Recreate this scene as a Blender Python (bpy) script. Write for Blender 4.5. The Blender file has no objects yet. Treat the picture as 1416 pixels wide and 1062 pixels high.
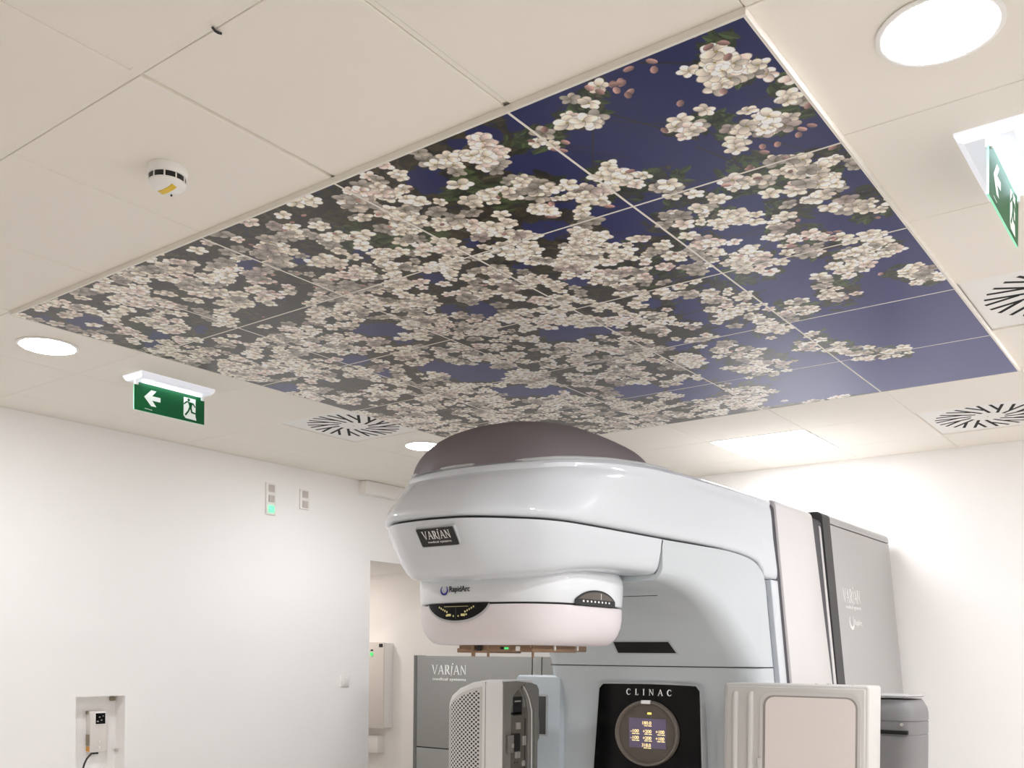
import bpy, bmesh, math, random
import numpy as np
from mathutils import Vector, Matrix, Euler
random.seed(7)
SC = bpy.context.scene
COL = SC.collection
ZM, ZC = 3.015, 3.031          # underside of the printed mural panels / of the plain ceiling tiles
GY = 1.5                       # the machine's axis of symmetry

# ------------------------------------------------------------------ materials
def s2l(c):
    return tuple(((v / 255) / 12.92 if v / 255 <= .04045 else ((v / 255 + .055) / 1.055) ** 2.4) for v in c)

def mat(name, rgb, rough=.5, metal=0., coat=0., spec=.5, noise=0., nscale=30., bump=0., bscale=300., emit=None, estr=0., trans=0.):
    m = bpy.data.materials.new(name)
    m.use_nodes = True
    nt = m.node_tree
    b = nt.nodes['Principled BSDF']
    c = s2l(rgb)
    b.inputs['Base Color'].default_value = (*c, 1)
    b.inputs['Roughness'].default_value = rough
    b.inputs['Metallic'].default_value = metal
    b.inputs['Coat Weight'].default_value = coat
    b.inputs['Coat Roughness'].default_value = .06
    b.inputs['Specular IOR Level'].default_value = spec
    b.inputs['Transmission Weight'].default_value = trans
    tc = nt.nodes.new('ShaderNodeTexCoord')
    if noise:
        n = nt.nodes.new('ShaderNodeTexNoise')
        n.inputs['Scale'].default_value = nscale
        n.inputs['Detail'].default_value = 4
        nt.links.new(tc.outputs['Object'], n.inputs['Vector'])
        mr = nt.nodes.new('ShaderNodeMapRange')
        mr.inputs['To Min'].default_value = 1 - noise
        mr.inputs['To Max'].default_value = 1 + noise
        nt.links.new(n.outputs['Fac'], mr.inputs['Value'])
        mx = nt.nodes.new('ShaderNodeMix')
        mx.data_type = 'RGBA'
        mx.blend_type = 'MULTIPLY'
        mx.inputs['Factor'].default_value = 1
        mx.inputs['A'].default_value = (*c, 1)
        nt.links.new(mr.outputs['Result'], mx.inputs['B'])
        nt.links.new(mx.outputs['Result'], b.inputs['Base Color'])
    if bump:
        n = nt.nodes.new('ShaderNodeTexNoise')
        n.inputs['Scale'].default_value = bscale
        nt.links.new(tc.outputs['Object'], n.inputs['Vector'])
        bp = nt.nodes.new('ShaderNodeBump')
        bp.inputs['Strength'].default_value = bump
        bp.inputs['Distance'].default_value = .002
        nt.links.new(n.outputs['Fac'], bp.inputs['Height'])
        nt.links.new(bp.outputs['Normal'], b.inputs['Normal'])
    if emit:
        b.inputs['Emission Color'].default_value = (*s2l(emit), 1)
        b.inputs['Emission Strength'].default_value = estr
    return m

M = dict(
    wall=mat('wall_paint', (245, 243, 241), .7, noise=.01, nscale=3, bump=.05),
    tile=mat('ceiling_tile', (240, 234, 224), .85, noise=.03, nscale=500, bump=.15, bscale=900),
    tilegap=mat('ceiling_grid', (226, 220, 212), .8),
    floor=mat('floor_vinyl', (216, 213, 209), .45, noise=.05, nscale=20),
    white=mat('white_plastic', (238, 236, 232), .4, noise=.01, nscale=40),
    bar=mat('white_edge', (235, 230, 222), .5, noise=.01),
    lampring=mat('lamp_ring', (240, 238, 234), .4, noise=.01),
    black=mat('black_plastic', (14, 14, 15), .4, noise=.1),
    slot=mat('slot_black', (10, 9, 9), .8, noise=.1),
    cover=mat('pale_cover_paint', (205, 209, 214), .45, coat=.8, noise=.012, nscale=90),
    body=mat('body_paint', (192, 198, 201), .45, coat=.6, noise=.012, nscale=90),
    brightcover=mat('cover_paint_brightened', (222, 225, 228), .45, coat=.7, noise=.012, nscale=90),  # copy of the pale cover paint, brightened to offset the head's shadow
    lower=mat('collimator_paint', (222, 214, 216), .4, coat=.25, noise=.012, nscale=90),
    dome=mat('mauve_cover', (114, 105, 108), .55, noise=.04, nscale=160, spec=.35),
    ring=mat('ring_paint', (212, 209, 208), .45, noise=.01, nscale=60),
    stand=mat('stand_paint', (180, 179, 178), .5, noise=.015, nscale=80),
    joint=mat('dark_joint', (66, 64, 70), .5, noise=.05),
    frame=mat('dark_frame', (62, 61, 61), .55, noise=.05),
    trough=mat('trough_paint', (112, 122, 128), .4, noise=.02),
    cab=mat('cabinet_grey', (140, 139, 135), .5, noise=.03, nscale=200),
    cabedge=mat('cabinet_edge', (98, 97, 94), .5, noise=.03),
    seam=mat('seam_dark', (30, 31, 33), .6, noise=.05),
    ink=mat('white_ink', (240, 240, 238), .5, noise=.01),
    inkdark=mat('dark_ink', (28, 28, 40), .5, noise=.01),
    inkblue=mat('blue_ink', (50, 45, 150), .4, noise=.01),
    plate=mat('badge_black', (18, 18, 19), .3, noise=.02),
    gloss=mat('black_gloss', (7, 7, 8), .15, noise=.02, spec=.25),
    rim=mat('grey_rim', (176, 178, 178), .4, noise=.02),
    dial=mat('dial_grey', (92, 84, 76), .45, noise=.04),
    dialrim=mat('dial_rim', (112, 104, 96), .4, noise=.04),
    screen=mat('screen_glass', (92, 84, 104), .3, noise=.02, emit=(96, 86, 110), estr=.05),
    digit=mat('digit_glow', (240, 220, 170), .5, noise=.01, emit=(255, 226, 160), estr=.12),
    bronze=mat('bronze_metal', (150, 122, 98), .4, metal=.5, noise=.15, nscale=60),
    steel=mat('bright_metal', (205, 203, 198), .3, metal=.7, noise=.03),
    armgrey=mat('arm_dark_grey', (118, 116, 111), .5, noise=.03, nscale=120),
    armlight=mat('arm_light_grey', (220, 219, 217), .4, coat=.2, noise=.012, nscale=90),
    armin=mat('arm_recess', (88, 84, 76), .55, noise=.06),
    detface=mat('detector_face', (226, 216, 210), .45, noise=.01),
    detbody=mat('detector_body', (200, 197, 193), .4, noise=.015, nscale=90),
    groove=mat('detector_groove', (150, 145, 140), .5, noise=.03),
    bracket=mat('bracket_paint', (196, 206, 212), .45, coat=.4, noise=.012, nscale=90),
    housing=mat('housing_grey', (122, 121, 121), .55, noise=.04, nscale=150),
    glassdark=mat('smoked_window', (70, 70, 70), .25, noise=.05),
    green=mat('sign_green', (0, 92, 46), .45, noise=.03, spec=.3),
    signedge=mat('sign_edge', (150, 225, 190), .3, noise=.01, emit=(120, 230, 180), estr=.06),
    signwhite=mat('sign_white', (232, 238, 232), .4, noise=.01, emit=(230, 240, 232), estr=.03),
    tube=mat('sign_tube', (240, 246, 255), .4, noise=.01, emit=(226, 238, 255), estr=.6),
    diffuse=mat('sign_diffuser', (236, 238, 244), .4, noise=.01, emit=(226, 230, 244), estr=.05),
    lampgreen=mat('lamp_green', (120, 235, 165), .3, noise=.01, emit=(90, 255, 150), estr=.20),
    lampoff=mat('lamp_off', (196, 188, 182), .35, noise=.04),
    ledgreen=mat('led_green', (90, 210, 120), .3, noise=.01, emit=(70, 230, 120), estr=.10),
    ledyellow=mat('led_yellow', (250, 220, 110), .3, noise=.01, emit=(255, 220, 110), estr=.12),
    yellow=mat('yellow_label', (226, 190, 48), .5, noise=.04),
    orange=mat('orange_label', (214, 150, 60), .5, noise=.04),
    brass=mat('brass', (150, 140, 120), .4, metal=.4, noise=.1),
    cable=mat('cable_dark', (60, 56, 54), .5, noise=.05),
    device=mat('device_grey', (222, 216, 210), .45, noise=.02),
    cream=mat('display_marks', (220, 214, 150), .5, noise=.02),
)
LAMP = 26.
M['lamp'] = mat('lamp_diffuser', (255, 250, 244), .5, noise=.002, emit=(248, 250, 255), estr=LAMP)
M['lampsq'] = mat('panel_diffuser', (255, 250, 244), .5, noise=.002, emit=(248, 250, 255), estr=2.7)
M['lampdim'] = mat('alcove_diffuser', (255, 252, 248), .5, noise=.002, emit=(255, 246, 238), estr=LAMP * .24)

# ------------------------------------------------------------------ mesh helpers
def finish(bm, name, m, parent=None, smooth=True, ang=35, kind=None, label=None):
    bmesh.ops.remove_doubles(bm, verts=bm.verts, dist=1e-6)
    bmesh.ops.recalc_face_normals(bm, faces=bm.faces)
    if smooth:
        a = math.radians(ang)
        for f in bm.faces:
            f.smooth = True
        for e in bm.edges:
            if len(e.link_faces) != 2 or e.calc_face_angle(0) > a:
                e.smooth = False
    me = bpy.data.meshes.new(name)
    bm.to_mesh(me)
    bm.free()
    for mm in (m if isinstance(m, (list, tuple)) else [m]):
        me.materials.append(M[mm] if isinstance(mm, str) else mm)
    o = bpy.data.objects.new(name, me)
    COL.objects.link(o)
    if parent is not None:
        o.parent = parent
        o.matrix_parent_inverse = WM[parent.name].inverted()
    if kind: o['kind'] = kind
    if label: o['label'] = label
    WM[o.name] = Matrix.Identity(4)
    return o

WM = {}
def root(name, label, cat, loc=(0, 0, 0), group=None):
    o = bpy.data.objects.new(name, None)
    COL.objects.link(o)
    o.location = loc
    o.empty_display_size = .1
    o['label'] = label
    o['category'] = cat
    o['kind'] = 'thing'
    if group: o['group'] = group
    WM[o.name] = Matrix.Translation(loc)
    return o

def tag(o, label, cat, group=None):
    o['label'] = label; o['category'] = cat; o['kind'] = 'thing'
    if group: o['group'] = group
    return o

def box(bm, x0, x1, y0, y1, z0, z1, bev=0., seg=2, mi=0):
    r = bmesh.ops.create_cube(bm, size=1.)
    for v in r['verts']:
        v.co = Vector(((x0 + x1) / 2 + v.co.x * (x1 - x0), (y0 + y1) / 2 + v.co.y * (y1 - y0), (z0 + z1) / 2 + v.co.z * (z1 - z0)))
    fs = list({f for v in r['verts'] for f in v.link_faces})
    for f in fs: f.material_index = mi
    if bev:
        es = list({e for v in r['verts'] for e in v.link_edges})
        bmesh.ops.bevel(bm, geom=es, offset=bev, segments=seg, profile=.5, affect='EDGES')

def box_o(name, m, parent, x0, x1, y0, y1, z0, z1, bev=0., seg=2, **k):
    bm = bmesh.new()
    box(bm, x0, x1, y0, y1, z0, z1, bev, seg)
    return finish(bm, name, m, parent, **k)

def loft(bm, rings, cap=True, closed=True, mi=0):
    vs = [[bm.verts.new(p) for p in r] for r in rings]
    n = len(vs[0])
    for a, b in zip(vs, vs[1:]):
        for i in range(n if closed else n - 1):
            j = (i + 1) % n
            try:
                f = bm.faces.new((a[i], a[j], b[j], b[i])); f.material_index = mi
            except ValueError:
                pass
    if cap:
        for r in (vs[0], vs[-1]):
            try:
                f = bm.faces.new(r); f.material_index = mi
            except ValueError:
                pass
    return vs

def lathe(bm, prof, c, seg=48, cap=True):
    loft(bm, [[(c[0] + r * math.cos(2 * math.pi * i / seg), c[1] + r * math.sin(2 * math.pi * i / seg), c[2] + z) for i in range(seg)] for r, z in prof], cap)

def prism(bm, poly, frame, depth):
    """poly: 2-D outline; frame: (origin, u, v, n); extruded from 0 to depth along n"""
    o, u, v, n = (Vector(q) for q in frame)
    a = [o + u * p[0] + v * p[1] for p in poly]
    loft(bm, [a, [q + n * depth for q in a]])

def tube(bm, pts, r, seg=8):
    pts = [Vector(p) for p in pts]
    rings = []
    for i, p in enumerate(pts):
        t = (pts[min(i + 1, len(pts) - 1)] - pts[max(i - 1, 0)]).normalized()
        a = t.orthogonal().normalized() if i == 0 else (a - t * a.dot(t)).normalized()
        b = t.cross(a)
        rings.append([p + r * (a * math.cos(2 * math.pi * k / seg) + b * math.sin(2 * math.pi * k / seg)) for k in range(seg)])
    loft(bm, rings)

def rrect(w, h, r, n=6):
    out = []
    for cx, cy, a0 in ((w / 2 - r, h / 2 - r, 0), (-w / 2 + r, h / 2 - r, 90), (-w / 2 + r, -h / 2 + r, 180), (w / 2 - r, -h / 2 + r, 270)):
        for k in range(n + 1):
            a = math.radians(a0 + 90 * k / n)
            out.append((cx + r * math.cos(a), cy + r * math.sin(a)))
    return out

def catmull(pts, n=6):
    """smooth open polyline through rows of numbers"""
    P = [np.array(p, float) for p in pts]
    out = []
    for i in range(len(P) - 1):
        p0 = P[i - 1] if i else 2 * P[0] - P[1]
        p3 = P[i + 2] if i + 2 < len(P) else 2 * P[-1] - P[-2]
        for k in range(n):
            t = k / n
            out.append(.5 * (2 * P[i] + (P[i + 1] - p0) * t + (2 * p0 - 5 * P[i] + 4 * P[i + 1] - p3) * t * t + (3 * P[i] - p0 - 3 * P[i + 1] + p3) * t ** 3))
    out.append(P[-1])
    return out

def interp(x, tab):
    return float(np.interp(x, [t[0] for t in tab], [t[1] for t in tab]))

# ------------------------------------------------------------------ lettering
def bar(p, q, w0, w1=None):
    """a thick stroke from p to q, horizontal cut ends"""
    w1 = w0 if w1 is None else w1
    return [(p[0] - w0 / 2, p[1]), (p[0] + w0 / 2, p[1]), (q[0] + w1 / 2, q[1]), (q[0] - w1 / 2, q[1])]

def rect(x0, x1, y0, y1):
    return [(x0, y0), (x1, y0), (x1, y1), (x0, y1)]

def arcband(cx, cy, rx, ry, a0, a1, t0, t1, n=14):
    """band of polygons, thick in the middle of the sweep"""
    out = []
    for k in range(n):
        q = []
        for s in (k, k + 1):
            a = math.radians(a0 + (a1 - a0) * s / n)
            t = t0 + (t1 - t0) * math.sin(math.pi * s / n)
            q.append(((cx + (rx + t / 2) * math.cos(a), cy + (ry + t / 2) * math.sin(a)), (cx + (rx - t / 2) * math.cos(a), cy + (ry - t / 2) * math.sin(a))))
        out.append([q[0][0], q[1][0], q[1][1], q[0][1]])
    return out

S = .035
def serif(x, y, w=.26):
    return rect(x - w / 2, x + w / 2, y, y + S) if y < .5 else rect(x - w / 2, x + w / 2, y - S, y)

GLYPH = {
    'V': (.86, [bar((.40, 0), (.10, 1), .05, .17), bar((.43, 0), (.74, 1), .05, .08), serif(.10, 1, .30), serif(.75, 1, .24)]),
    'A': (.90, [bar((.10, 0), (.45, 1), .08, .05), bar((.76, 0), (.45, 1), .17, .09), rect(.24, .64, .33, .40), serif(.11, 0, .24), serif(.77, 0, .30)]),
    'R': (.84, [rect(.13, .29, 0, 1), serif(.2, 0, .3), serif(.16, 1, .22), rect(.2, .42, .93, 1), rect(.2, .42, .45, .51)] + arcband(.42, .725, .17, .245, -90, 90, .06, .17) + [bar((.74, 0), (.42, .48), .17, .15), serif(.78, 0, .2)]),
    'i': (.42, [bar((.13, -.16), (.25, .92), .05, .16), serif(.22, .92, .22), [(.26, 1.03), (.40, 1.03), (.42, 1.2), (.30, 1.2)]]),
    'N': (.92, [rect(.14, .21, 0, 1), rect(.72, .79, 0, 1), bar((.76, 0), (.16, 1), .06, .2), serif(.17, 0, .26), serif(.75, 1, .26), serif(.12, 1, .2)]),
    'C': (.86, arcband(.46, .5, .35, .46, 50, 310, .04, .17) + [rect(.66, .71, .70, .92), rect(.68, .72, .10, .26)]),
    'L': (.70, [rect(.13, .29, 0, 1), serif(.2, 0, .3), serif(.2, 1, .3), rect(.2, .62, 0, .06), rect(.58, .62, .06, .26)]),
    'I': (.42, [rect(.13, .29, 0, 1), serif(.21, 0, .3), serif(.21, 1, .3)]),
}

def letters(bm, word, frame, height, width, depth=.0012, gap=0.):
    adv = sum(GLYPH[c][0] for c in word) + gap * (len(word) - 1)
    sx = width / adv
    x = 0.
    for c in word:
        w, polys = GLYPH[c]
        for p in polys:
            prism(bm, [((x + q[0]) * sx, q[1] * height) for q in p], frame, depth)
        x += w + gap

def text_mesh(bm, body, frame, height, width, depth=.0012, bold=0.):
    cu = bpy.data.curves.new('lettering', 'FONT')
    cu.body = body
    cu.offset = bold
    ob = bpy.data.objects.new('lettering', cu)
    COL.objects.link(ob)
    dg = bpy.context.evaluated_depsgraph_get()
    me = bpy.data.meshes.new_from_object(ob.evaluated_get(dg))
    bpy.data.objects.remove(ob)
    bpy.data.curves.remove(cu)
    co = np.array([v.co[:] for v in me.vertices])
    mn, mx = co.min(0), co.max(0)
    o, u, v, n = (Vector(q) for q in frame)
    sx, sy = width / (mx[0] - mn[0]), height / (mx[1] - mn[1])
    for k in (0, 1):
        vs = [bm.verts.new(o + u * ((c[0] - mn[0]) * sx) + v * ((c[1] - mn[1]) * sy) + n * depth * k) for c in co]
        for p in me.polygons:
            try: bm.faces.new([vs[i] for i in p.vertices])
            except ValueError: pass
    bpy.data.meshes.remove(me)

def text_o(name, m, parent, *a, **k):
    bm = bmesh.new(); text_mesh(bm, *a, **k)
    me = bpy.data.meshes.new(name); bm.to_mesh(me); bm.free()
    me.materials.append(M[m])
    o = bpy.data.objects.new(name, me); COL.objects.link(o)
    o.parent = parent; o.matrix_parent_inverse = WM[parent.name].inverted()
    WM[o.name] = Matrix.Identity(4)
    return o

# ------------------------------------------------------------------ the room
XB, YL, YR, XF = 4.61, 4.53, -2.6, -4.2       # back wall, left wall, right wall, wall behind the camera
def struct(name, bm, m, **k):
    o = finish(bm, name, m, None, smooth=False, **k)
    o['kind'] = 'structure'
    return o

bm = bmesh.new(); box(bm, XF - .2, 6.4, YR - .2, 6.6, -.2, 0); struct('floor', bm, 'floor')
bm = bmesh.new()
box(bm, XF, 1.13, YL, YL + .25, 0, 3.2)
box(bm, 1.13, 1.437, YL, YL + .25, 1.462, 3.2)
box(bm, 1.13, 1.437, YL, YL + .25, 0, .98)
box(bm, 1.13, 1.437, YL + .105, YL + .25, .98, 1.462)
box(bm, 1.437, 3.468, YL, YL + .25, 0, 3.2)
box(bm, 3.468, XB, YL, YL + .25, 2.441, 3.2)
struct('wall_left', bm, 'wall')
bm = bmesh.new(); box(bm, XB, XB + .2, YR - .2, 6.6, 0, 3.2); struct('wall_back', bm, 'wall')
bm = bmesh.new(); box(bm, XF - .2, XB + .2, YR - .2, YR, 0, 3.2); struct('wall_right', bm, 'wall')
bm = bmesh.new(); box(bm, XF - .2, XF, YR, YL + .25, 0, 3.2); struct('wall_front', bm, 'wall')
bm = bmesh.new()
box(bm, 3.268, 3.468, YL + .25, 6.6, 0, 2.6)
box(bm, 3.468, XB, 6.4, 6.6, 0, 2.6)
struct('wall_alcove', bm, 'wall')
bm = bmesh.new(); box(bm, 3.268, XB, YL + .25, 6.6, 2.462, 2.6); struct('ceiling_alcove', bm, 'wall')

# ceiling: 600 mm tiles in a grid aligned with the mural; the mural, the air diffusers and the light panel take tiles' places
VENTS = {(3, 5), (6, 0), (3, -1)}
SQ = (6, 2)
bm = bmesh.new()
g = .0011
for i in range(-7, 8):
    for j in range(-5, 8):
        if (0 <= i < 5 and 0 <= j < 5) or (i, j) in VENTS or (i, j) == SQ: continue
        x0, x1, y0, y1 = i * .6 + g, (i + 1) * .6 - g, j * .6 + g, (j + 1) * .6 - g
        if i == -1: x0 += .012
        if i == -2: x1 -= .012
        if i < 0 and j == 1: y1 -= .006; 
        if i < 0 and j == 2: y0 += .006
        if i < 0 and j == 0: y1 -= .008
        if i < 0 and j == 1: y0 += .008
        x0, x1, y0, y1 = max(x0, XF), min(x1, XB - .012), max(y0, YR), min(y1, YL - .012)
        if x1 - x0 < .02 or y1 - y0 < .02: continue
        box(bm, x0, x1, y0, y1, ZC, ZC + .02, .0015, 1)
for a in ((-.6 - .012, -.6 + .012, YR, YL - .012), (-1.2, -.6 - .0132, 1.2 - .006, 1.2 + .006), (XF, -.014, .6 - .007, .6 + .007), (XF, -1.2, 1.2 - .006, 1.2 + .006)):
    box(bm, *a, ZC + .0025, ZC + .016)
struct('ceiling', bm, 'tile')
bm = bmesh.new(); box(bm, XF, XB, YR, YL, ZC + .008, ZC + .15); struct('ceiling_grid', bm, 'tilegap')
bm = bmesh.new()
box(bm, XF, XB, YL - .010, YL, ZC - .001, ZC + .012)
box(bm, XB - .010, XB, YR, YL, ZC - .001, ZC + .012)
struct('trim_1', bm, 'bar')

# ------------------------------------------------------------------ the mural
HOLES=[(0.143,0.981,0.041,-0.056,0.056,0.05),(0.668,1.426,0.022,-0.03,0.044,0.039),(0.384,1.461,0.03,-0.042,0.033,0.033),(0.299,1.67,0.018,-0.025,0.032,0.037),(0.21,1.846,0.025,-0.035,0.035,0.045),(0.184,1.722,0.016,-0.023,0.018,0.023),(0.509,2.851,0.025,-0.035,0.045,0.069),(0.528,2.541,0.017,-0.024,0.027,0.038),(0.948,1.946,0.07,-0.099,0.057,0.056),(0.935,1.571,0.024,-0.033,0.053,0.045),(1.007,1.469,0.039,-0.055,0.079,0.063),(0.521,1.136,0.013,-0.019,0.025,0.021),(1.293,2.94,0.055,-0.079,0.061,0.072),(1.469,2.103,0.053,-0.075,0.085,0.074),(1.167,2.328,0.04,-0.058,0.06,0.062),(1.38,2.369,0.034,-0.049,0.05,0.049),(1.687,2.01,0.077,-0.11,0.083,0.066),(0.212,2.828,0.046,-0.066,0.05,0.088),(0.516,2.528,0.017,-0.024,0.027,0.037),(0.477,2.751,0.026,-0.037,0.043,0.066),(0.221,0.705,0.039,-0.054,0.046,0.034),(0.15,0.993,0.035,-0.049,0.044,0.039),(0.291,0.52,0.098,-0.136,0.101,0.062),(0.442,0.739,0.041,-0.057,0.059,0.04),(0.578,0.896,0.049,-0.068,0.059,0.041),(0.379,1.459,0.016,-0.023,0.032,0.033),(0.042,0.699,0.034,-0.047,0.035,0.027),(0.752,0.714,0.041,-0.058,0.077,0.045),(0.981,0.673,0.03,-0.042,0.052,0.027),(1.49,0.826,0.054,-0.077,0.128,0.062),(1.458,1.237,0.041,-0.059,0.059,0.036),(1.403,1.376,0.075,-0.107,0.081,0.054),(1.626,2.016,0.105,-0.15,0.118,0.095),(2.012,1.996,0.121,-0.174,0.085,0.062),(2.317,1.557,0.08,-0.115,0.138,0.078),(1.991,0.875,0.052,-0.074,0.128,0.056),(1.031,1.475,0.032,-0.045,0.055,0.043),(0.626,0.678,0.031,-0.043,0.049,0.03),(0.05,0.781,0.022,-0.03,0.022,0.018),(2.461,1.327,0.08,-0.114,0.166,0.082),(2.263,1.085,0.075,-0.107,0.148,0.068),(1.808,1.07,0.038,-0.054,0.077,0.039),(0.247,1.208,0.015,-0.021,0.021,0.02),(0.362,2.212,0.015,-0.022,0.023,0.031),(0.089,2.931,0.023,-0.033,0.017,0.033),(0.513,1.816,0.015,-0.021,0.024,0.026),(1.093,1.956,0.034,-0.049,0.041,0.038),(0.767,1.125,0.025,-0.035,0.029,0.022),(0.985,1.037,0.029,-0.041,0.039,0.025),(1.313,0.934,0.031,-0.043,0.052,0.029)]
CLUSTERS=[(0.119,0.135,0.015,-0.021,0.044,0.021),(0.175,0.085,0.022,-0.031,0.041,0.018),(0.049,0.076,0.012,-0.017,0.036,0.017),(0.29,0.029,0.021,-0.029,0.05,0.019),(0.394,0.025,0.014,-0.019,0.042,0.015),(0.062,0.393,0.016,-0.022,0.06,0.038),(0.118,0.481,0.024,-0.034,0.038,0.024),(0.147,0.558,0.017,-0.023,0.039,0.027),(0.314,0.293,0.023,-0.032,0.042,0.021),(0.298,0.243,0.012,-0.017,0.023,0.011),(0.328,0.202,0.014,-0.02,0.027,0.012),(0.402,0.206,0.017,-0.023,0.038,0.017),(0.415,0.131,0.025,-0.034,0.044,0.018),(0.419,0.086,0.02,-0.028,0.043,0.017),(0.512,0.455,0.039,-0.054,0.058,0.031),(0.502,0.56,0.021,-0.029,0.052,0.03),(0.669,0.446,0.041,-0.057,0.057,0.028),(0.659,0.321,0.014,-0.019,0.055,0.024),(0.882,0.248,0.039,-0.054,0.072,0.028),(0.666,0.043,0.044,-0.06,0.052,0.017),(0.979,0.052,0.036,-0.05,0.101,0.031),(1.063,0.279,0.043,-0.061,0.071,0.026),(1.178,0.273,0.058,-0.081,0.076,0.027),(0.902,0.735,0.054,-0.075,0.101,0.056),(1.16,0.768,0.049,-0.069,0.179,0.093),(1.195,0.494,0.055,-0.077,0.126,0.054),(1.277,0.133,0.045,-0.062,0.078,0.023),(1.38,0.234,0.036,-0.05,0.109,0.035),(1.571,0.338,0.044,-0.062,0.165,0.055),(1.584,0.084,0.045,-0.063,0.078,0.02),(1.519,0.706,0.052,-0.074,0.186,0.083),(1.432,1.03,0.079,-0.112,0.173,0.096),(1.796,0.67,0.042,-0.059,0.129,0.052),(2.077,0.605,0.044,-0.062,0.128,0.046),(2.222,0.546,0.045,-0.064,0.086,0.029),(2.344,0.474,0.035,-0.05,0.08,0.024),(2.408,0.365,0.038,-0.054,0.071,0.019),(1.996,0.936,0.042,-0.06,0.129,0.058),(2.252,0.908,0.073,-0.104,0.186,0.078),(2.663,1.268,0.122,-0.176,0.179,0.082),(2.62,1.098,0.059,-0.085,0.122,0.052),(0.64,0.215,0.067,-0.094,0.099,0.04),(0.778,0.127,0.046,-0.064,0.098,0.035),(0.4,0.57,0.034,-0.047,0.062,0.038),(0.139,0.622,0.038,-0.053,0.051,0.037),(0.946,0.578,0.053,-0.074,0.1,0.049),(0.345,0.765,0.047,-0.065,0.069,0.049),(0.474,0.657,0.028,-0.04,0.052,0.032),(0.812,0.419,0.037,-0.052,0.053,0.024),(1.01,0.309,0.03,-0.043,0.059,0.023),(0.768,0.562,0.045,-0.063,0.062,0.032),(1.016,0.882,0.071,-0.1,0.122,0.072),(1.305,0.7,0.044,-0.062,0.101,0.048),(1.694,0.948,0.05,-0.07,0.112,0.055),(1.64,0.059,0.037,-0.052,0.053,0.013),(1.683,0.474,0.021,-0.03,0.059,0.021),(1.674,0.553,0.043,-0.061,0.089,0.034)]
GREENS=[(1.666,0.564,0.034,-0.048,0.059,0.023),(0.184,0.305,0.014,-0.019,0.06,0.033),(0.113,0.313,0.021,-0.03,0.015,0.009),(0.629,0.231,0.067,-0.094,0.083,0.035),(0.144,0.622,0.036,-0.05,0.045,0.032),(0.415,0.563,0.034,-0.048,0.048,0.029),(0.098,0.058,0.036,-0.05,0.042,0.019),(0.056,0.139,0.036,-0.05,0.046,0.023),(0.259,-0.008,0.028,-0.039,0.053,0.02),(0.045,0.509,0.04,-0.055,0.036,0.025),(0.805,0.348,0.048,-0.068,0.052,0.023),(1.033,0.11,0.037,-0.051,0.067,0.021),(0.332,0.856,0.048,-0.066,0.07,0.053),(0.376,1.285,0.079,-0.11,0.079,0.074),(0.228,0.928,0.035,-0.049,0.066,0.054),(1.094,0.024,0.027,-0.038,0.039,0.011),(2.119,0.498,0.037,-0.052,0.073,0.024),(2.363,0.396,0.038,-0.054,0.06,0.017),(0.271,1.432,0.04,-0.055,0.068,0.071),(1.186,0.59,0.05,-0.071,0.081,0.037),(1.471,0.297,0.037,-0.052,0.077,0.025),(0.461,0.123,0.031,-0.043,0.039,0.016),(0.443,0.489,0.029,-0.041,0.049,0.027),(0.123,0.3,0.01,-0.013,0.02,0.011)]
BRANCHES=[([(-0.011,1.067),(0.058,1.238),(0.102,1.409),(0.119,1.627),(0.137,1.907),(0.158,2.178),(0.109,2.507),(0.056,2.867)],0.0371),([(0.468,1.822),(0.576,2.105),(0.693,2.446),(0.797,2.802),(0.835,3.069)],0.0528),([(0.123,0.417),(0.214,0.371),(0.26,0.346),(0.309,0.323)],0.0062),([(0.014,0.248),(0.086,0.154),(0.17,0.056)],0.0063),([(0.406,0.306),(0.495,0.274),(0.678,0.231)],0.0067),([(0.391,0.887),(0.421,0.769),(0.514,0.587)],0.0092),([(0.376,1.285),(0.384,1.057),(0.409,0.862),(0.468,0.726)],0.0116),([(0.812,0.419),(0.866,0.264),(0.887,0.024),(0.928,-0.061)],0.0071),([(0.43,1.6),(0.382,1.417),(0.376,1.285)],0.0169),([(1.23,1.761),(1.16,1.414),(1.159,1.15),(1.188,0.866)],0.0144),([(0.963,0.464),(0.935,0.247),(0.986,0.095)],0.0073),([(1.495,0.94),(1.465,0.719),(1.423,0.535)],0.0112),([(0.482,2.375),(0.624,2.038),(0.625,1.658)],0.0191),([(0.286,2.652),(0.369,2.398),(0.341,2.059)],0.0346)]
OPEN_SKY=[(-0.026,0.606),(-0.005,0.0),(3.012,-0.007),(2.988,0.591),(2.944,1.158),(2.287,1.15),(1.775,0.988),(1.441,0.882),(0.755,0.755),(0.438,0.707),(0.128,0.673)]
BUDS=[(0.08,0.083),(0.047,0.096),(0.043,0.371),(0.059,0.32),(0.033,0.281),(0.0,0.131),(0.221,0.13),(0.395,0.008),(0.462,0.038),(0.397,0.474),(0.269,0.333),(0.204,0.597),(0.197,0.548),(0.101,0.354),(0.107,0.336),(0.04,0.226),(0.612,0.031),(0.588,0.126),(0.576,0.239),(0.51,0.143),(0.457,0.794),(0.521,0.825),(0.558,0.669),(1.083,0.19),(1.156,0.193),(1.124,0.33),(0.198,0.255),(0.049,0.343),(0.097,0.571),(0.481,0.067),(1.492,0.16),(0.5,0.187),(0.628,0.335)]


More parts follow.
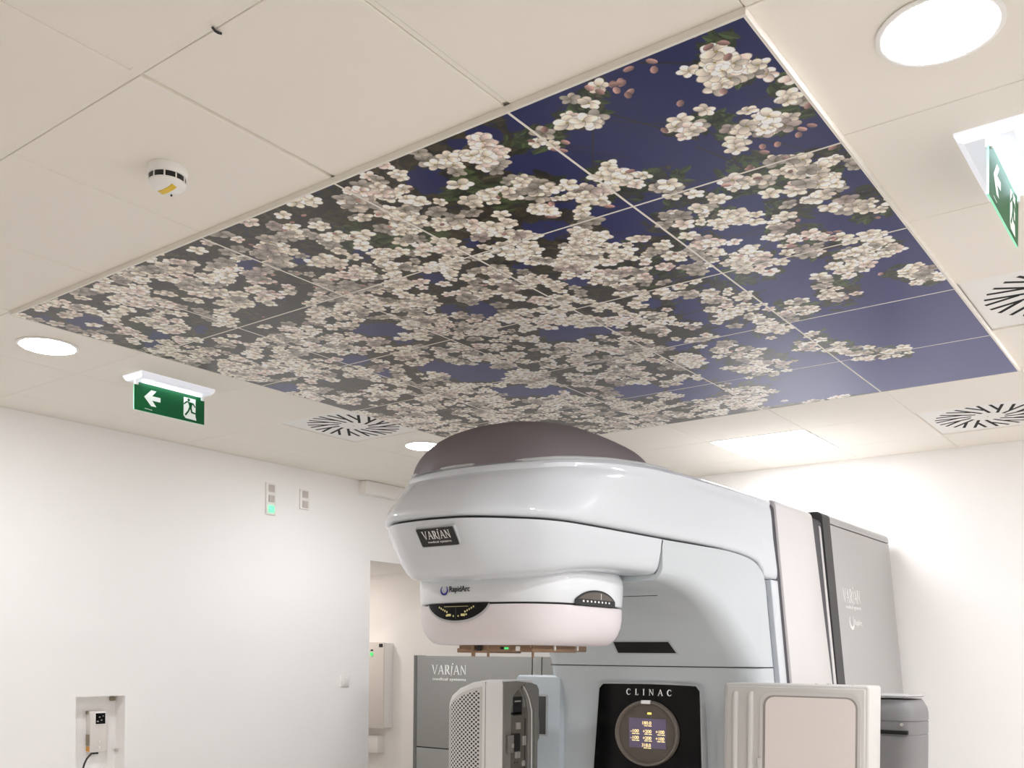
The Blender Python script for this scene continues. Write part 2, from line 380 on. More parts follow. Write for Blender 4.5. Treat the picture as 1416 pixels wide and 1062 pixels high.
def paint_mural(N=2048, size=3.0):
    rng = np.random.default_rng(11)
    img = np.zeros((N, N, 3), np.float32)                # [iy, ix] : iy along Y, ix along X
    px = N / size
    ax = (np.arange(N) + .5) / px
    XX, YY = np.meshgrid(ax, ax)
    def vnoise(n, seed):
        r = np.random.default_rng(seed).random((n + 2, n + 2)).astype(np.float32)
        u = ax / size * n; i = u.astype(int); f = (u - i).astype(np.float32); f = f * f * (3 - 2 * f)
        a = r[i][:, i] * (1 - f)[None, :] + r[i][:, i + 1] * f[None, :]
        b = r[i + 1][:, i] * (1 - f)[None, :] + r[i + 1][:, i + 1] * f[None, :]
        return a * (1 - f)[:, None] + b * f[:, None]
    sky0, sky1 = np.array([29, 35, 84.]), np.array([62, 68, 132.])
    t = np.clip(XX / 3.0, 0, 1)[..., None].astype(np.float32)
    img[:] = sky0 * (1 - t) + sky1 * t
    def inell(E, x, y, grow=1.):
        d = np.full(np.shape(x), 9., np.float32)
        for cx, cy, a, b, c, dd in E:
            det = a * dd - b * c
            u = (dd * (x - cx) - c * (y - cy)) / det; v = (-b * (x - cx) + a * (y - cy)) / det
            d = np.minimum(d, np.sqrt(u * u + v * v) / grow)
        return d
    def inpoly(P, x, y):
        r = np.zeros(np.shape(x), bool)
        for k in range(len(P)):
            (x0, y0), (x1, y1) = P[k], P[(k + 1) % len(P)]
            c = ((y0 > y) != (y1 > y)) & (x < (x1 - x0) * (y - y0) / (y1 - y0 + 1e-12) + x0)
            r ^= c
        return r
    wob = .35 * (vnoise(60, 1) - .5) + .5 * (vnoise(140, 2) - .5)
    hole = inell(HOLES, XX, YY) + wob
    clus = inell(CLUSTERS, XX, YY) + wob
    opn = inpoly(OPEN_SKY, XX, YY)
    cover = np.where(opn, clus < 1.05, hole > .95)
    gre = inell(GREENS, XX, YY) + wob
    # foliage in shade: brown-olive mottling
    n1, n2 = vnoise(190, 3), vnoise(420, 4)
    dk = np.stack([24 + 36 * n1 + 20 * n2, 20 + 33 * n1 + 19 * n2, 14 + 19 * n1 + 12 * n2], -1)
    gr = np.stack([46 + 30 * n1 + 16 * n2, 54 + 34 * n1 + 22 * n2, 34 + 18 * n1 + 8 * n2], -1)
    fol = np.where((gre < 1.)[..., None], gr, dk)
    fmask = (cover & ((n1 * .6 + n2 * .6) > np.where(opn, .52, .30)))
    img[fmask] = fol[fmask]
    def stamp(cx, cy, rx, ry, ang, fn):
        R = max(rx, ry) * 1.1
        i0, i1 = max(int((cx - R) * px), 0), min(int((cx + R) * px) + 2, N)
        j0, j1 = max(int((cy - R) * px), 0), min(int((cy + R) * px) + 2, N)
        if i1 <= i0 or j1 <= j0: return
        dx = ax[i0:i1][None, :] - cx; dy = ax[j0:j1][:, None] - cy
        c, s = math.cos(ang), math.sin(ang)
        u = (dx * c + dy * s) / rx; v = (-dx * s + dy * c) / ry
        fn(img[j0:j1, i0:i1], u, v)
    def leaf(x, y, a, r, col):
        def fn(w, u, v):
            m = (np.abs(v) < (1 - u * u) * .95) & (np.abs(u) < 1)
            k = (1 - .25 * (np.abs(v) < .1)) * (.85 + .3 * (v > 0))
            w[m] = (col * k[..., None])[m]
        stamp(x, y, r, r * .42, a, fn)
    # branches
    def branch(P, w):
        Q = catmull(P, 24)
        for k, (x, y) in enumerate(Q):
            r = w * (.8 + .3 * math.sin(k * 1.7) * .3) * .5
            def fn(win, u, v):
                m = u * u + v * v < 1
                win[m] = np.array([48, 40, 34.]) * (.8 + .35 * rng.random())
            stamp(x, y, r, r, 0, fn)
    def dense(P, n):
        return [tuple(p) for p in catmull(P, n)]
    bmask = np.zeros((N, N), bool)
    for k in range(70):                                   # thin twigs inside the blossom
        x, y = rng.random(2) * 3
        if inpoly(OPEN_SKY, np.array(x), np.array(y)): continue
        a = rng.normal(-.9, .5); L = .15 + .3 * rng.random()
        branch([(x, y), (x + L * .5 * math.cos(a) + .02 * rng.normal(), y + L * .5 * math.sin(a)), (x + L * math.cos(a), y + L * math.sin(a))], .006)
    iy = lambda v: min(max(int(v * px), 0), N - 1)
    # leaves round the clusters
    for k in range(5200):
        x, y = rng.random(2) * 3
        if not cover[iy(y), iy(x)]: continue
        g_ = gre[iy(y), iy(x)] < 1.1
        col = np.array([60, 70, 44.]) if g_ else np.array([62, 58, 44.])
        if not g_ and rng.random() < .35: col = np.array([46, 40, 32.])
        leaf(x, y, rng.random() * 6.28, .018 + .02 * rng.random(), col * (.5 + .75 * rng.random()))
    for P, w in BRANCHES:
        branch(dense(P, 8), w)
        for x, y in catmull(P, 40):
            r = w * .55
            i0, i1, j0, j1 = iy(x - r), iy(x + r) + 1, iy(y - r), iy(y + r) + 1
            if w > .015: bmask[j0:j1, i0:i1] = True
    for e in CLUSTERS:                                    # leaves standing out round the blossom against the sky
        for q in range(16):
            a, k_ = rng.random() * 6.28, .5 + .75 * rng.random()
            x, y = e[0] + k_ * (e[2] * math.cos(a) + e[4] * math.sin(a)), e[1] + k_ * (e[3] * math.cos(a) + e[5] * math.sin(a))
            leaf(x, y, rng.random() * 6.28, .014 + .016 * rng.random(), np.array([62, 76, 44.]) * (.5 + .7 * rng.random()))
    for q in range(46):
        e, e2 = CLUSTERS[int(rng.random() * len(CLUSTERS))], CLUSTERS[int(rng.random() * len(CLUSTERS))]
        if math.hypot(e[0] - e2[0], e[1] - e2[1]) < .75:
            mx_, my_ = (e[0] + e2[0]) / 2 + .04 * rng.normal(), (e[1] + e2[1]) / 2 + .04 * rng.normal()
            branch(dense([(e[0], e[1]), (mx_, my_), (e2[0], e2[1])], 6), .0045)
    def flower(x, y, r, bright, tone):
        a0 = rng.random() * 6.28
        sq, sa = .55 + .45 * rng.random(), rng.random() * 3.14
        for q in range(5):
            a = a0 + q * 1.2566 + rng.normal() * .12
            ox, oy = .56 * r * math.cos(a), .56 * r * math.sin(a)
            c, s = math.cos(sa), math.sin(sa)
            p_, q_ = ox * c + oy * s, (-ox * s + oy * c) * sq
            ox, oy = p_ * c - q_ * s, p_ * s + q_ * c
            aa = math.atan2(oy, ox)
            L = math.hypot(ox, oy) / (.56 * r) * .5 * r + .06 * r
            k0 = bright * (.86 + .28 * rng.random())
            side = rng.normal() * .12
            def fn(w, u, v):
                d = u * u + v * v
                m = d < 1
                k = k0 * (.80 + .20 * np.clip(u + .6, 0, 1) + side * v)
                k = np.where(d > .80, k * .70, k)
                col = tone * k[..., None]
                w[m] = np.minimum(col, 250)[m]
            stamp(x + ox, y + oy, L, .40 * r, aa, fn)
        def fc(w, u, v):
            m = (u * u + v * v < 1)
            w[m] = np.array([150, 136, 84.]) * bright
        stamp(x, y, .13 * r, .13 * r, 0, fc)
    dens = vnoise(22, 5) * .6 + vnoise(48, 6) * .5
    # blossom: clumps of several flowers
    for k in range(3600):
        x, y = rng.random(2) * 3
        if k < 2 * len(CLUSTERS):
            e = CLUSTERS[k % len(CLUSTERS)]; q1, q2 = rng.uniform(-.55, .55, 2)
            x, y = min(max(e[0] + e[2] * q1 + e[4] * q2, .02), 2.98), min(max(e[1] + e[3] * q1 + e[5] * q2, .02), 2.98)
        if not cover[iy(y), iy(x)]: continue
        o_ = opn[iy(y), iy(x)]
        g_ = gre[iy(y), iy(x)] < .8
        far = min(1, x / 2.6)
        if not o_ and dens[iy(y), iy(x)] < .42 - .08 * far: continue
        if g_ and rng.random() < .72: continue
        if o_ and rng.random() < .1: continue
        br = 1.0 + .16 * rng.random()
        if rng.random() < .25: br *= .70
        if y > 1.6 and x < 1.4: br *= .96
        tone = np.array([246, 233, 216.]) if rng.random() > .18 else np.array([246, 224, 213.])
        for q in range(1 + int(rng.random() * (3 if not o_ else 2.4))):
            fx, fy = x + rng.normal() * .028, y + rng.normal() * .028
            if not cover[iy(fy), iy(fx)] and rng.random() < .7: continue
            if bmask[iy(fy), iy(fx)] and rng.random() < .8: continue
            flower(fx, fy, .024 + .016 * rng.random() - .005 * far, br, tone)
    for bx, by in BUDS:
        for q in range(1 + int(rng.random() * 2)):
            x, y = bx + rng.normal() * .012, by + rng.normal() * .012
            col = np.array([226, 176, 164.]) * (.75 + .3 * rng.random())
            def fn(w, u, v):
                m = u * u + v * v < 1
                w[m] = (col * (.8 + .3 * np.clip(v, -.5, .6))[..., None])[m]
            stamp(x, y, .014, .009, rng.random() * 3.1, fn)
    for k in range(160):
        x, y = rng.random(2) * 3
        if not cover[iy(y), iy(x)]: continue
        col = np.array([214, 160, 150.]) * (.6 + .35 * rng.random())
        def fn(w, u, v):
            m = u * u + v * v < 1
            w[m] = col
        stamp(x, y, .010, .007, rng.random() * 3.1, fn)
    out = np.ones((N, N, 4), np.float32)
    out[..., :3] = np.clip(img / 255, 0, 1)
    im = bpy.data.images.new('blossom_print', N, N, alpha=False)
    im.pixels.foreach_set(out.ravel())
    im.update()
    im.pack()
    return im

pm = mat('mural_print', (90, 90, 120), .30, spec=.36)
nt = pm.node_tree
ti = nt.nodes.new('ShaderNodeTexImage'); ti.image = paint_mural(); ti.extension = 'EXTEND'
uvn = nt.nodes.new('ShaderNodeUVMap'); uvn.uv_map = 'UVMap'
nt.links.new(uvn.outputs['UV'], ti.inputs['Vector'])
nt.links.new(ti.outputs['Color'], nt.nodes['Principled BSDF'].inputs['Base Color'])
M['print'] = pm

mural = root('ceiling_mural', 'large ceiling mural of white blossom on branches against blue sky', 'mural', (1.5, 1.5, ZM))
for i in range(5):
    for j in range(5):
        bm = bmesh.new()
        x0, x1, y0, y1 = i * .6 + .0012, (i + 1) * .6 - .0012, j * .6 + .0012, (j + 1) * .6 - .0012
        c = .0026
        rings = [[(x0, y0), (x1, y0), (x1, y1), (x0, y1)], [(x0, y0), (x1, y0), (x1, y1), (x0, y1)], [(x0 + c, y0 + c), (x1 - c, y0 + c), (x1 - c, y1 - c), (x0 + c, y1 - c)]]
        vs = [[bm.verts.new((p[0], p[1], z)) for p in r] for r, z in zip(rings, (ZM + .016, ZM + c * .8, ZM))]
        for a, b in zip(vs, vs[1:]):
            for k in range(4):
                bm.faces.new((a[k], a[(k + 1) % 4], b[(k + 1) % 4], b[k])).material_index = 1
        bm.faces.new(vs[0]).material_index = 1
        f = bm.faces.new(vs[2]); f.material_index = 0
        uv = bm.loops.layers.uv.new('UVMap')
        for f in bm.faces:
            for l in f.loops:
                l[uv].uv = (l.vert.co.x / 3, l.vert.co.y / 3)
        finish(bm, 'printed_panel', ['print', 'bar'], mural, smooth=False)
for k in range(1, 5):
    box_o('seam_strip', 'bar', mural, 0, 3, k * .6 - .0022, k * .6 + .0022, ZM - .0006, ZM + .004)
    box_o('seam_strip', 'bar', mural, k * .6 - .0012, k * .6 + .0012, 0, 3, ZM - .0005, ZM + .004)
w = .0045
for a in ((-w, 3 + w, -w, 0), (-w, 3 + w, 3, 3 + w), (-w, 0, 0, 3), (3, 3 + w, 0, 3)):
    box_o('edge_trim', 'bar', mural, a[0], a[1], a[2], a[3], ZM - .001, ZM + .016, .001, 1)

# ------------------------------------------------------------------ ceiling fittings
def dup(r, loc, label, group=None):
    c = r.copy(); COL.objects.link(c); c.location = loc
    c['label'] = label
    if group: c['group'] = group
    for ch in list(r.children):
        d = ch.copy(); COL.objects.link(d); d.parent = c; d.matrix_parent_inverse = ch.matrix_parent_inverse.copy()
        for g2 in ch.children:
            e = g2.copy(); COL.objects.link(e); e.parent = d; e.matrix_parent_inverse = g2.matrix_parent_inverse.copy()
    return c

GL = 'round recessed ceiling lights'
dl = root('downlight', 'round white downlight at the near left corner of the blossom mural', 'ceiling light', (.3, 3.3, ZC), GL)
bm = bmesh.new()
lathe(bm, [(.112, 0), (.125, -.001), (.126, -.004), (.118, -.007), (.110, -.006), (.110, 0)], dl.location, 56, False)
finish(bm, 'trim_ring', 'lampring', dl)
bm = bmesh.new()
lathe(bm, [(.111, -.0005), (.111, -.0055), (.104, -.0085), (.085, -.0105), (.05, -.012), (.01, -.0125)], dl.location, 56)
finish(bm, 'diffuser', 'lamp', dl)
dup(dl, (.3, -.3, ZC), 'large looking round downlight at the upper right, above the exit sign seen edge on')
dup(dl, (2.7, 3.3, ZC), 'round downlight just left of the treatment machine dome')
for x, y, l in ((2.7, -.3, 'round downlight beyond the right edge of the picture'), (2.7, -1.8, 'added unseen downlight by the right wall, outside the picture'), (.3, -1.8, 'added unseen downlight by the right wall, beside the camera'), (1.5, -1.5, 'added unseen downlight by the right wall, between two others')):
    dup(dl, (x, y, ZC), l)  # the right wall lamps are added to brighten the machine's side
al = dup(dl, (3.95, 5.75, 2.462), 'added downlight in the alcove ceiling, unseen behind the machine head')  # extra lamp, added out of sight to brighten the alcove
for ch in al.children:
    if ch.name.startswith('diffuser'):
        ch.data = ch.data.copy(); ch.data.materials[0] = M['lampdim']

sq = root('square_ceiling_light', 'square white luminous ceiling panel over the arm of the machine', 'ceiling light', (3.9, 1.5, ZC))
bm = bmesh.new()
for a in ((3.602, 4.198, 1.202, 1.212), (3.602, 4.198, 1.788, 1.798), (3.602, 3.612, 1.212, 1.788), (4.188, 4.198, 1.212, 1.788)):
    box(bm, *a, ZC - .002, ZC + .012)
finish(bm, 'panel_frame', 'lampring', sq)
box_o('diffuser', 'lampsq', sq, 3.612, 4.188, 1.212, 1.788, ZC - .001, ZC + .010)

GV = 'swirl air diffusers in the ceiling'
def vent(ij, label):
    x0, y0 = ij[0] * .6, ij[1] * .6
    cx, cy = x0 + .3, y0 + .3
    r = root('air_diffuser', label, 'air vent', (cx, cy, ZC), GV)
    box_o('face_plate', 'white', r, x0 + .003, x0 + .597, y0 + .003, y0 + .597, ZC + .0065, ZC + .014, .001, 1)
    bm = bmesh.new()
    n = 28
    for k in range(n):
        a = 2 * math.pi * k / n
        ri, ro = (.085, .262) if k % 2 == 0 else (.150, .262)
        sw = math.radians(17)
        p = Vector((cx + ri * math.cos(a + sw), cy + ri * math.sin(a + sw), 0)); q = Vector((cx + ro * math.cos(a), cy + ro * math.sin(a), 0))
        t = (q - p).normalized(); s = Vector((-t.y, t.x, 0)) * .0078
        loft(bm, [[(*(p - s).xy, z), (*(p + s).xy, z), (*(q + s).xy, z), (*(q - s).xy, z)] for z in (ZC + .0068, ZC + .0058)])
    finish(bm, 'slots', 'slot', r, smooth=False, label='black swirl slots')
    bm = bmesh.new(); lathe(bm, [(.006, .0068), (.006, .005)], (cx, cy, ZC), 16); finish(bm, 'centre_screw', 'steel', r)
    return r
vent((3, 5), 'square white swirl air vent near the left wall, behind the mural edge')
vent((6, 0), 'square white swirl air vent at far right, nearer the back wall')
vent((3, -1), 'square white swirl air vent at the right edge of the picture, beside the mural')

sd = root('smoke_detector', 'round white smoke detector with black slot band and yellow label', 'smoke detector', (-.30, 1.53, ZC))
bm = bmesh.new(); lathe(bm, [(.052, 0), (.054, -.004), (.053, -.022), (.050, -.026)], sd.location); finish(bm, 'base', 'white', sd)
bm = bmesh.new(); lathe(bm, [(.0475, -.022), (.0475, -.042)], sd.location); finish(bm, 'slot_band', 'black', sd)
bm = bmesh.new(); lathe(bm, [(.046, -.040), (.0495, -.041), (.049, -.045), (.040, -.054), (.020, -.058), (.002, -.0585)], sd.location); finish(bm, 'cap', 'white', sd)
for k in range(10):
    a = 2 * math.pi * k / 10 + .2
    c, s = math.cos(a), math.sin(a)
    x, y = sd.location.x + .0478 * c, sd.location.y + .0478 * s
    box_o('slot_rib', 'white', sd, x - .0016, x + .0016, y - .0016, y + .0016, ZC - .042, ZC - .022)
bm = bmesh.new()
x, y, z = sd.location
loft(bm, [[(x - .009, y + d, z - q), (x + .009, y + d + .006, z - q), (x + .009, y + d + .006, z - q + .003), (x - .009, y + d, z - q + .003)] for d, q in ((.030, .0574), (.020, .0592), (.005, .0597), (-.010, .0596), (-.022, .0590), (-.036, .0566))])
finish(bm, 'yellow_label', 'yellow', sd, smooth=False, label='yellow label')
bm = bmesh.new(); lathe(bm, [(.0025, -.056), (.0025, -.060)], (x + .026, y + .02, z), 12); finish(bm, 'indicator', 'black', sd)

# ------------------------------------------------------------------ exit signs
def man(bm, fr, s):
    """running figure of the emergency exit pictogram, as prisms"""
    P = lambda poly: prism(bm, [(x * s, y * s) for x, y in poly], fr, .0008)
    P([(-.08 + .075 * math.cos(a * .524), .72 + .075 * math.sin(a * .524)) for a in range(12)])
    P([(-.12, .60), (.04, .61), (.13, .53), (.09, .34), (-.04, .33), (-.06, .44)])      # torso
    P([(-.06, .61), (-.20, .56), (-.34, .44), (-.38, .48), (-.22, .63), (-.10, .64)])   # rear arm
    P([(.04, .61), (.20, .59), (.32, .42), (.28, .39), (.17, .51), (.06, .54)])         # front arm
    P([(.0, .34), (.09, .34), (.14, .16), (.40, .12), (.40, .05), (.07, .08)])          # front leg
    P([(-.05, .36), (.04, .33), (-.08, .10), (-.24, -.10), (-.31, -.05), (-.15, .14)])  # back leg
def exit_sign(loc, label):
    x, y, z = loc
    W_, H_ = .388, .132
    r = root('exit_sign', label, 'exit sign', loc, 'green emergency exit signs')
    bm = bmesh.new()
    loft(bm, [[(x - a, y - b + d, zz), (x + a, y - b + d, zz), (x + a, y + b + d, zz), (x - a, y + b + d, zz)] for a, b, d, zz in ((.203, .078, 0, ZC), (.203, .078, 0, ZC - .008), (.196, .070, 0, ZC - .022), (.192, .056, 0, ZC - .028))])
    finish(bm, 'housing', 'diffuse', r, ang=20)
    bm = bmesh.new(); box(bm, x - .158, x + .158, y - .034, y - .006, ZC - .036, ZC - .0275, .004); finish(bm, 'lamp_tube', 'tube', r)
    for sx in (-1, 1):
        box_o('bracket', 'white', r, x + sx * .182 - .008, x + sx * .182 + .008, y - .008, y + .008, ZC - .050, ZC - .026, .002)
    zt, zb = ZC - .036, ZC - .036 - H_
    a, n = W_ / 2, .022
    poly = [(-a, zb), (a, zb), (a, zt - n * .6), (a - n, zt - n * .6), (a - n, zt), (-a + n, zt), (-a + n, zt - n * .6), (-a, zt - n * .6)]
    bm = bmesh.new(); prism(bm, poly, ((x, y + .0025, 0), (1, 0, 0), (0, 0, 1), (0, -1, 0)), .005)
    for f in bm.faces:
        pass
    pl = finish(bm, 'sign_plate', ['green', 'signedge'], r, smooth=False)
    for p in pl.data.polygons:
        if abs(p.normal.y) < .5: p.material_index = 1
    for side, off in ((-1, -.0026), (1, .0026)):
        fr = ((x, y + off, (zt + zb) / 2), (1, 0, 0), (0, 0, 1), (0, side, 0))
        bm = bmesh.new()
        k = .036 * 1.2
        ax_ = -.098
        arrow = [(-1, 0), (-.15, .92), (.50, .92), (-.02, .26), (1, .26), (1, -.26), (-.02, -.26), (.50, -.92), (-.15, -.92)]
        prism(bm, [(ax_ + p[0] * k, p[1] * k * .95 + .004) for p in arrow], fr, .0008)
        finish(bm, 'arrow', 'signwhite', r, smooth=False, label='white arrow pointing left')
        bm = bmesh.new()
        cx = .108
        prism(bm, [(cx - .034, -.040), (cx - .022, -.052), (cx + .040, -.054), (cx + .034, -.034), (cx + .034, .050), (cx - .034, .050)], fr, .0006)
        pd = finish(bm, 'doorway_pictogram', 'signwhite', r, smooth=False, label='white doorway with running figure')
        bm = bmesh.new()
        man(bm, ((x + cx + .002, y + off + side * .0008, (zt + zb) / 2 - .030), (1, 0, 0), (0, 0, 1), (0, side, 0)), .098)
        q = finish(bm, 'running_figure', 'green', pd, smooth=False)
        bm = bmesh.new()
        prism(bm, [(-.138, -.0495), (-.098, -.0515), (-.098, -.0535), (-.138, -.0515)], fr, .0005)
        finish(bm, 'small_print', 'signwhite', r, smooth=False)
    return r
exit_sign((.945, 3.37, ZC), 'green exit sign on the left, facing the camera under the ceiling')
exit_sign((.953, -.305, ZC), 'green exit sign at the upper right, seen almost edge on')

# ------------------------------------------------------------------ left wall fittings
def wall_plate(name, label, cat, x0, x1, z0, z1, d=.012):
    r = root(name, label, cat, ((x0 + x1) / 2, YL, (z0 + z1) / 2))
    box_o('plate', 'white', r, x0, x1, YL - d, YL, z0, z1, .004)
    return r
r = wall_plate('indicator_lights', 'white wall indicator of three lamps, lowest lit green', 'indicator light', 2.463, 2.547, 2.671, 2.888)
for k, m in enumerate(('lampoff', 'lampoff', 'lampgreen')):
    zc = 2.852 - k * .071
    box_o('lamp', m, r, 2.482, 2.530, YL - .020, YL - .011, zc - .024, zc + .024, .004, label=('green lit lamp' if k == 2 else 'grey unlit lamp'))
r = wall_plate('indicator_lights', 'white wall indicator of two unlit lamps', 'indicator light', 2.762, 2.846, 2.745, 2.888)
for k in range(2):
    zc = 2.852 - k * .071
    box_o('lamp', 'lampoff', r, 2.781, 2.829, YL - .020, YL - .011, zc - .024, zc + .024, .004)
r = wall_plate('light_switch', 'small white light switch low on the left wall', 'light switch', 3.170, 3.254, 1.484, 1.566)
box_o('rocker', 'white', r, 3.187, 3.237, YL - .019, YL - .010, 1.500, 1.550, .003)

r = root('recess_controller', 'grey control box with black display in the wall recess', 'control box', (1.36, YL + .105, 1.25))
yb = YL + .105
box_o('housing', 'device', r, 1.312, 1.416, yb - .050, yb, 1.130, 1.372, .006)
box_o('display_bezel', 'white', r, 1.338, 1.410, yb - .054, yb - .048, 1.290, 1.366, .003)
box_o('display', 'gloss', r, 1.343, 1.404, yb - .0555, yb - .050, 1.297, 1.360, .001, 1)
bm = bmesh.new()
for dx, dz, a in ((.012, .015, .005), (.036, .022, .004), (.024, .04, .004), (.046, .046, .003)):
    box(bm, 1.343 + dx - a, 1.343 + dx + a, yb - .057, yb - .055, 1.297 + dz - a * .7, 1.297 + dz + a * .7)
finish(bm, 'display_symbols', 'lampoff', r, smooth=False)
box_o('label', 'orange', r, 1.308, 1.313, yb - .044, yb - .012, 1.136, 1.166, .001, 1, label='orange label')
box_o('side_terminal', 'brass', r, 1.306, 1.313, yb - .044, yb - .012, 1.170, 1.236, .001, 1)
box_o('side_terminal', 'brass', r, 1.302, 1.313, yb - .030, yb - .014, 1.355, 1.375, .002, 1)
box_o('button', 'white', r, 1.362, 1.376, yb - .054, yb - .049, 1.150, 1.164, .002)
box_o('button', 'white', r, 1.362, 1.376, yb - .054, yb - .049, 1.185, 1.196, .002)
bm = bmesh.new()
tube(bm, [tuple(p) for p in catmull([(1.345, yb - .03, 1.132), (1.325, yb - .034, 1.118), (1.298, yb - .036, 1.09), (1.280, yb - .034, 1.04), (1.278, yb - .03, .98)], 6)], .0055)
finish(bm, 'cable', 'cable', r)
box_o('cable_plug', 'black', r, 1.335, 1.372, yb - .040, yb - .018, 1.118, 1.134, .003)
r.location.x -= .062
tag(box_o('wall_hook', 'steel', None, 1.424, 1.437, yb - .040, yb - .010, 1.125, 1.142, .004), 'tiny steel hook on the side of the wall recess', 'hook')
tag(box_o('recess_sensor', 'brass', None, 1.395, 1.428, yb - .020, yb, 1.428, 1.456, .006), 'tiny brown sensor at the top of the wall recess', 'sensor')

bx = root('electrical_box', 'white electrical box with green lamp on the alcove wall', 'electrical box', (XB, 5.68, 1.45))
xf = XB - .13
box_o('cabinet_body', 'white', bx, xf + .012, XB, 5.37, 6.00, 1.065, 1.83, .004)
box_o('door', 'device', bx, xf, xf + .014, 5.366, 6.004, 1.060, 1.835, .004)
box_o('label', 'black', bx, xf - .002, xf, 5.378, 5.424, 1.790, 1.822, label='black label')
bm = bmesh.new(); tube(bm, [(xf, 5.512, 1.728), (xf - .012, 5.512, 1.728)], .016, 20); finish(bm, 'green_lamp', 'ledgreen', bx, label='green lamp')
box_o('lamp_label', 'black', bx, xf - .002, xf, 5.498, 5.528, 1.756, 1.770)
box_o('button', 'black', bx, xf - .006, xf, 5.560, 5.582, 1.655, 1.672)
box_o('lock', 'black', bx, xf - .010, xf, 5.560, 5.580, 1.596, 1.630, .003)
tag(box_o('cable_duct', 'white', None, XB - .09, XB, 5.47, 6.0, .830, .985, .003), 'short white cable duct under the electrical box in the alcove', 'cable duct')

r = root('wall_duct', 'white boxed duct high on the left wall, at the ceiling behind the machine', 'duct', (3.97, YL - .05, 2.98))
box_o('casing', 'white', r, 3.345, XB - .001, YL - .075, YL, 2.932, 3.028, .003)
box_o('end_cap', 'bar', r, 3.338, 3.3455, YL - .072, YL - .002, 2.935, 3.026, .002)
bm = bmesh.new(); tube(bm, [(-.598, .925, ZC - .001), (-.590, .926, ZC - .004), (-.582, .926, ZC - .004), (-.574, .927, ZC - .001)], .0028, 8)
tag(finish(bm, 'ceiling_fleck', 'black'), 'tiny dark fleck on the ceiling grid at upper left', 'clip')  # a dark fleck on the ceiling, shaped as a tiny tube

# ------------------------------------------------------------------ the linear accelerator
LA = root('linear_accelerator', 'large pale grey radiotherapy machine with overhanging rounded head', 'radiotherapy machine', (3.0, GY, 0))

def horseshoe(bm, levels, top=True, bottom=True):
    """levels: rows of (x, half width, z) from the nose tip to the rear, mirrored about the machine axis"""
    L, Rr = [], []
    for lv in levels:
        l = [bm.verts.new((x, GY + h, z)) for x, h, z in lv]
        r = [l[0]] + [bm.verts.new((x, GY - h, z)) for x, h, z in lv[1:]]
        L.append(l); Rr.append(r)
    def q(*v):
        u = []
        for a in v:
            if a not in u: u.append(a)
        if len(u) > 2:
            try: bm.faces.new(u)
            except ValueError: pass
    for k in range(len(levels) - 1):
        for i in range(len(levels[0]) - 1):
            q(L[k][i], L[k][i + 1], L[k + 1][i + 1], L[k + 1][i])
            q(Rr[k][i + 1], Rr[k][i], Rr[k + 1][i], Rr[k + 1][i + 1])
        q(L[k][-1], Rr[k][-1], Rr[k + 1][-1], L[k + 1][-1])
    for k, on in ((0, bottom), (len(levels) - 1, top)):
        if on:
            for i in range(len(levels[0]) - 1):
                q(L[k][i], L[k][i + 1], Rr[k][i + 1], Rr[k][i])

SEAM = [(.709, 0), (.711, .045), (.716, .090), (.731, .165), (.775, .235), (.833, .295), (.90, .355), (.97, .390), (1.044, .409), (1.204, .425), (1.419, .441), (1.657, .458), (1.863, .478), (2.094, .499), (2.25, .512), (2.35, .520), (2.42, .524), (2.465, .526), (2.478, .527), (2.53, .529), (2.62, .532)]
RIM = [(.878, 0), (.879, .045), (.883, .090), (.893, .155), (.915, .220), (.945, .285), (.985, .335), (1.035, .368), (1.12, .392), (1.27, .430), (1.46, .452), (1.68, .466), (1.87, .476), (2.094, .485), (2.25, .491), (2.35, .494), (2.42, .496), (2.465, .497), (2.478, .498), (2.53, .499), (2.62, .500)]
ZRIM = [(.878, 2.412), (.95, 2.418), (1.03, 2.430), (1.12, 2.442), (1.28, 2.458), (1.54, 2.476), (1.8, 2.482), (2.7, 2.484)]
ZSEAM = [(.7, 2.200), (1.9, 2.197), (2.10, 2.194), (2.25, 2.186), (2.35, 2.174), (2.42, 2.158), (2.465, 2.125), (2.478, 2.098), (2.53, 2.092), (2.7, 2.092)]
NS = 4
sm, rm = catmull(SEAM, NS), catmull(RIM, NS)

def bend(f):
    return max(0., f) ** 1.75

# upper cover: from the seam up to the rim, then rounded over to a flat top
levels = []
for f, lip in ((0, .016), (.012, .004), (.03, -.003), (.07, -.007), (.14, -.008), (.25, -.006), (.4, -.003), (.55, 0), (.7, 0), (.82, .0), (.92, .002), (.975, .006)):
    lv = []
    for (x0, h0), (x1, h1) in zip(sm, rm):
        zs, zr = interp(x0, ZSEAM), interp(x1, ZRIM)
        g_ = bend(f)
        nose = max(0, min(1, (1.3 - x0) / .6))
        x, h = x0 + (x1 - x0) * g_, h0 + (h1 - h0) * (g_ * nose + f * (1 - nose))
        x += lip * nose
        h = max(h - lip, 0) if h0 > 0 else 0
        lv.append((x, h, zs + (zr - .030 - zs) * f))
    levels.append(lv)
for dz, ins in ((-.020, .003), (-.010, .010), (-.003, .020), (.0, .034), (.0, .060)):
    lv = []
    for (x0, h0), (x1, h1) in zip(sm, rm):
        nose = max(0, min(1, (1.3 - x0) / .6))
        lv.append((x1 + ins * nose, max(h1 - ins, 0) if h1 > 0 else 0, interp(x1, ZRIM) + dz))
    levels.append(lv)
bm = bmesh.new(); horseshoe(bm, levels)
upper = finish(bm, 'upper_cover', 'cover', LA, ang=40)

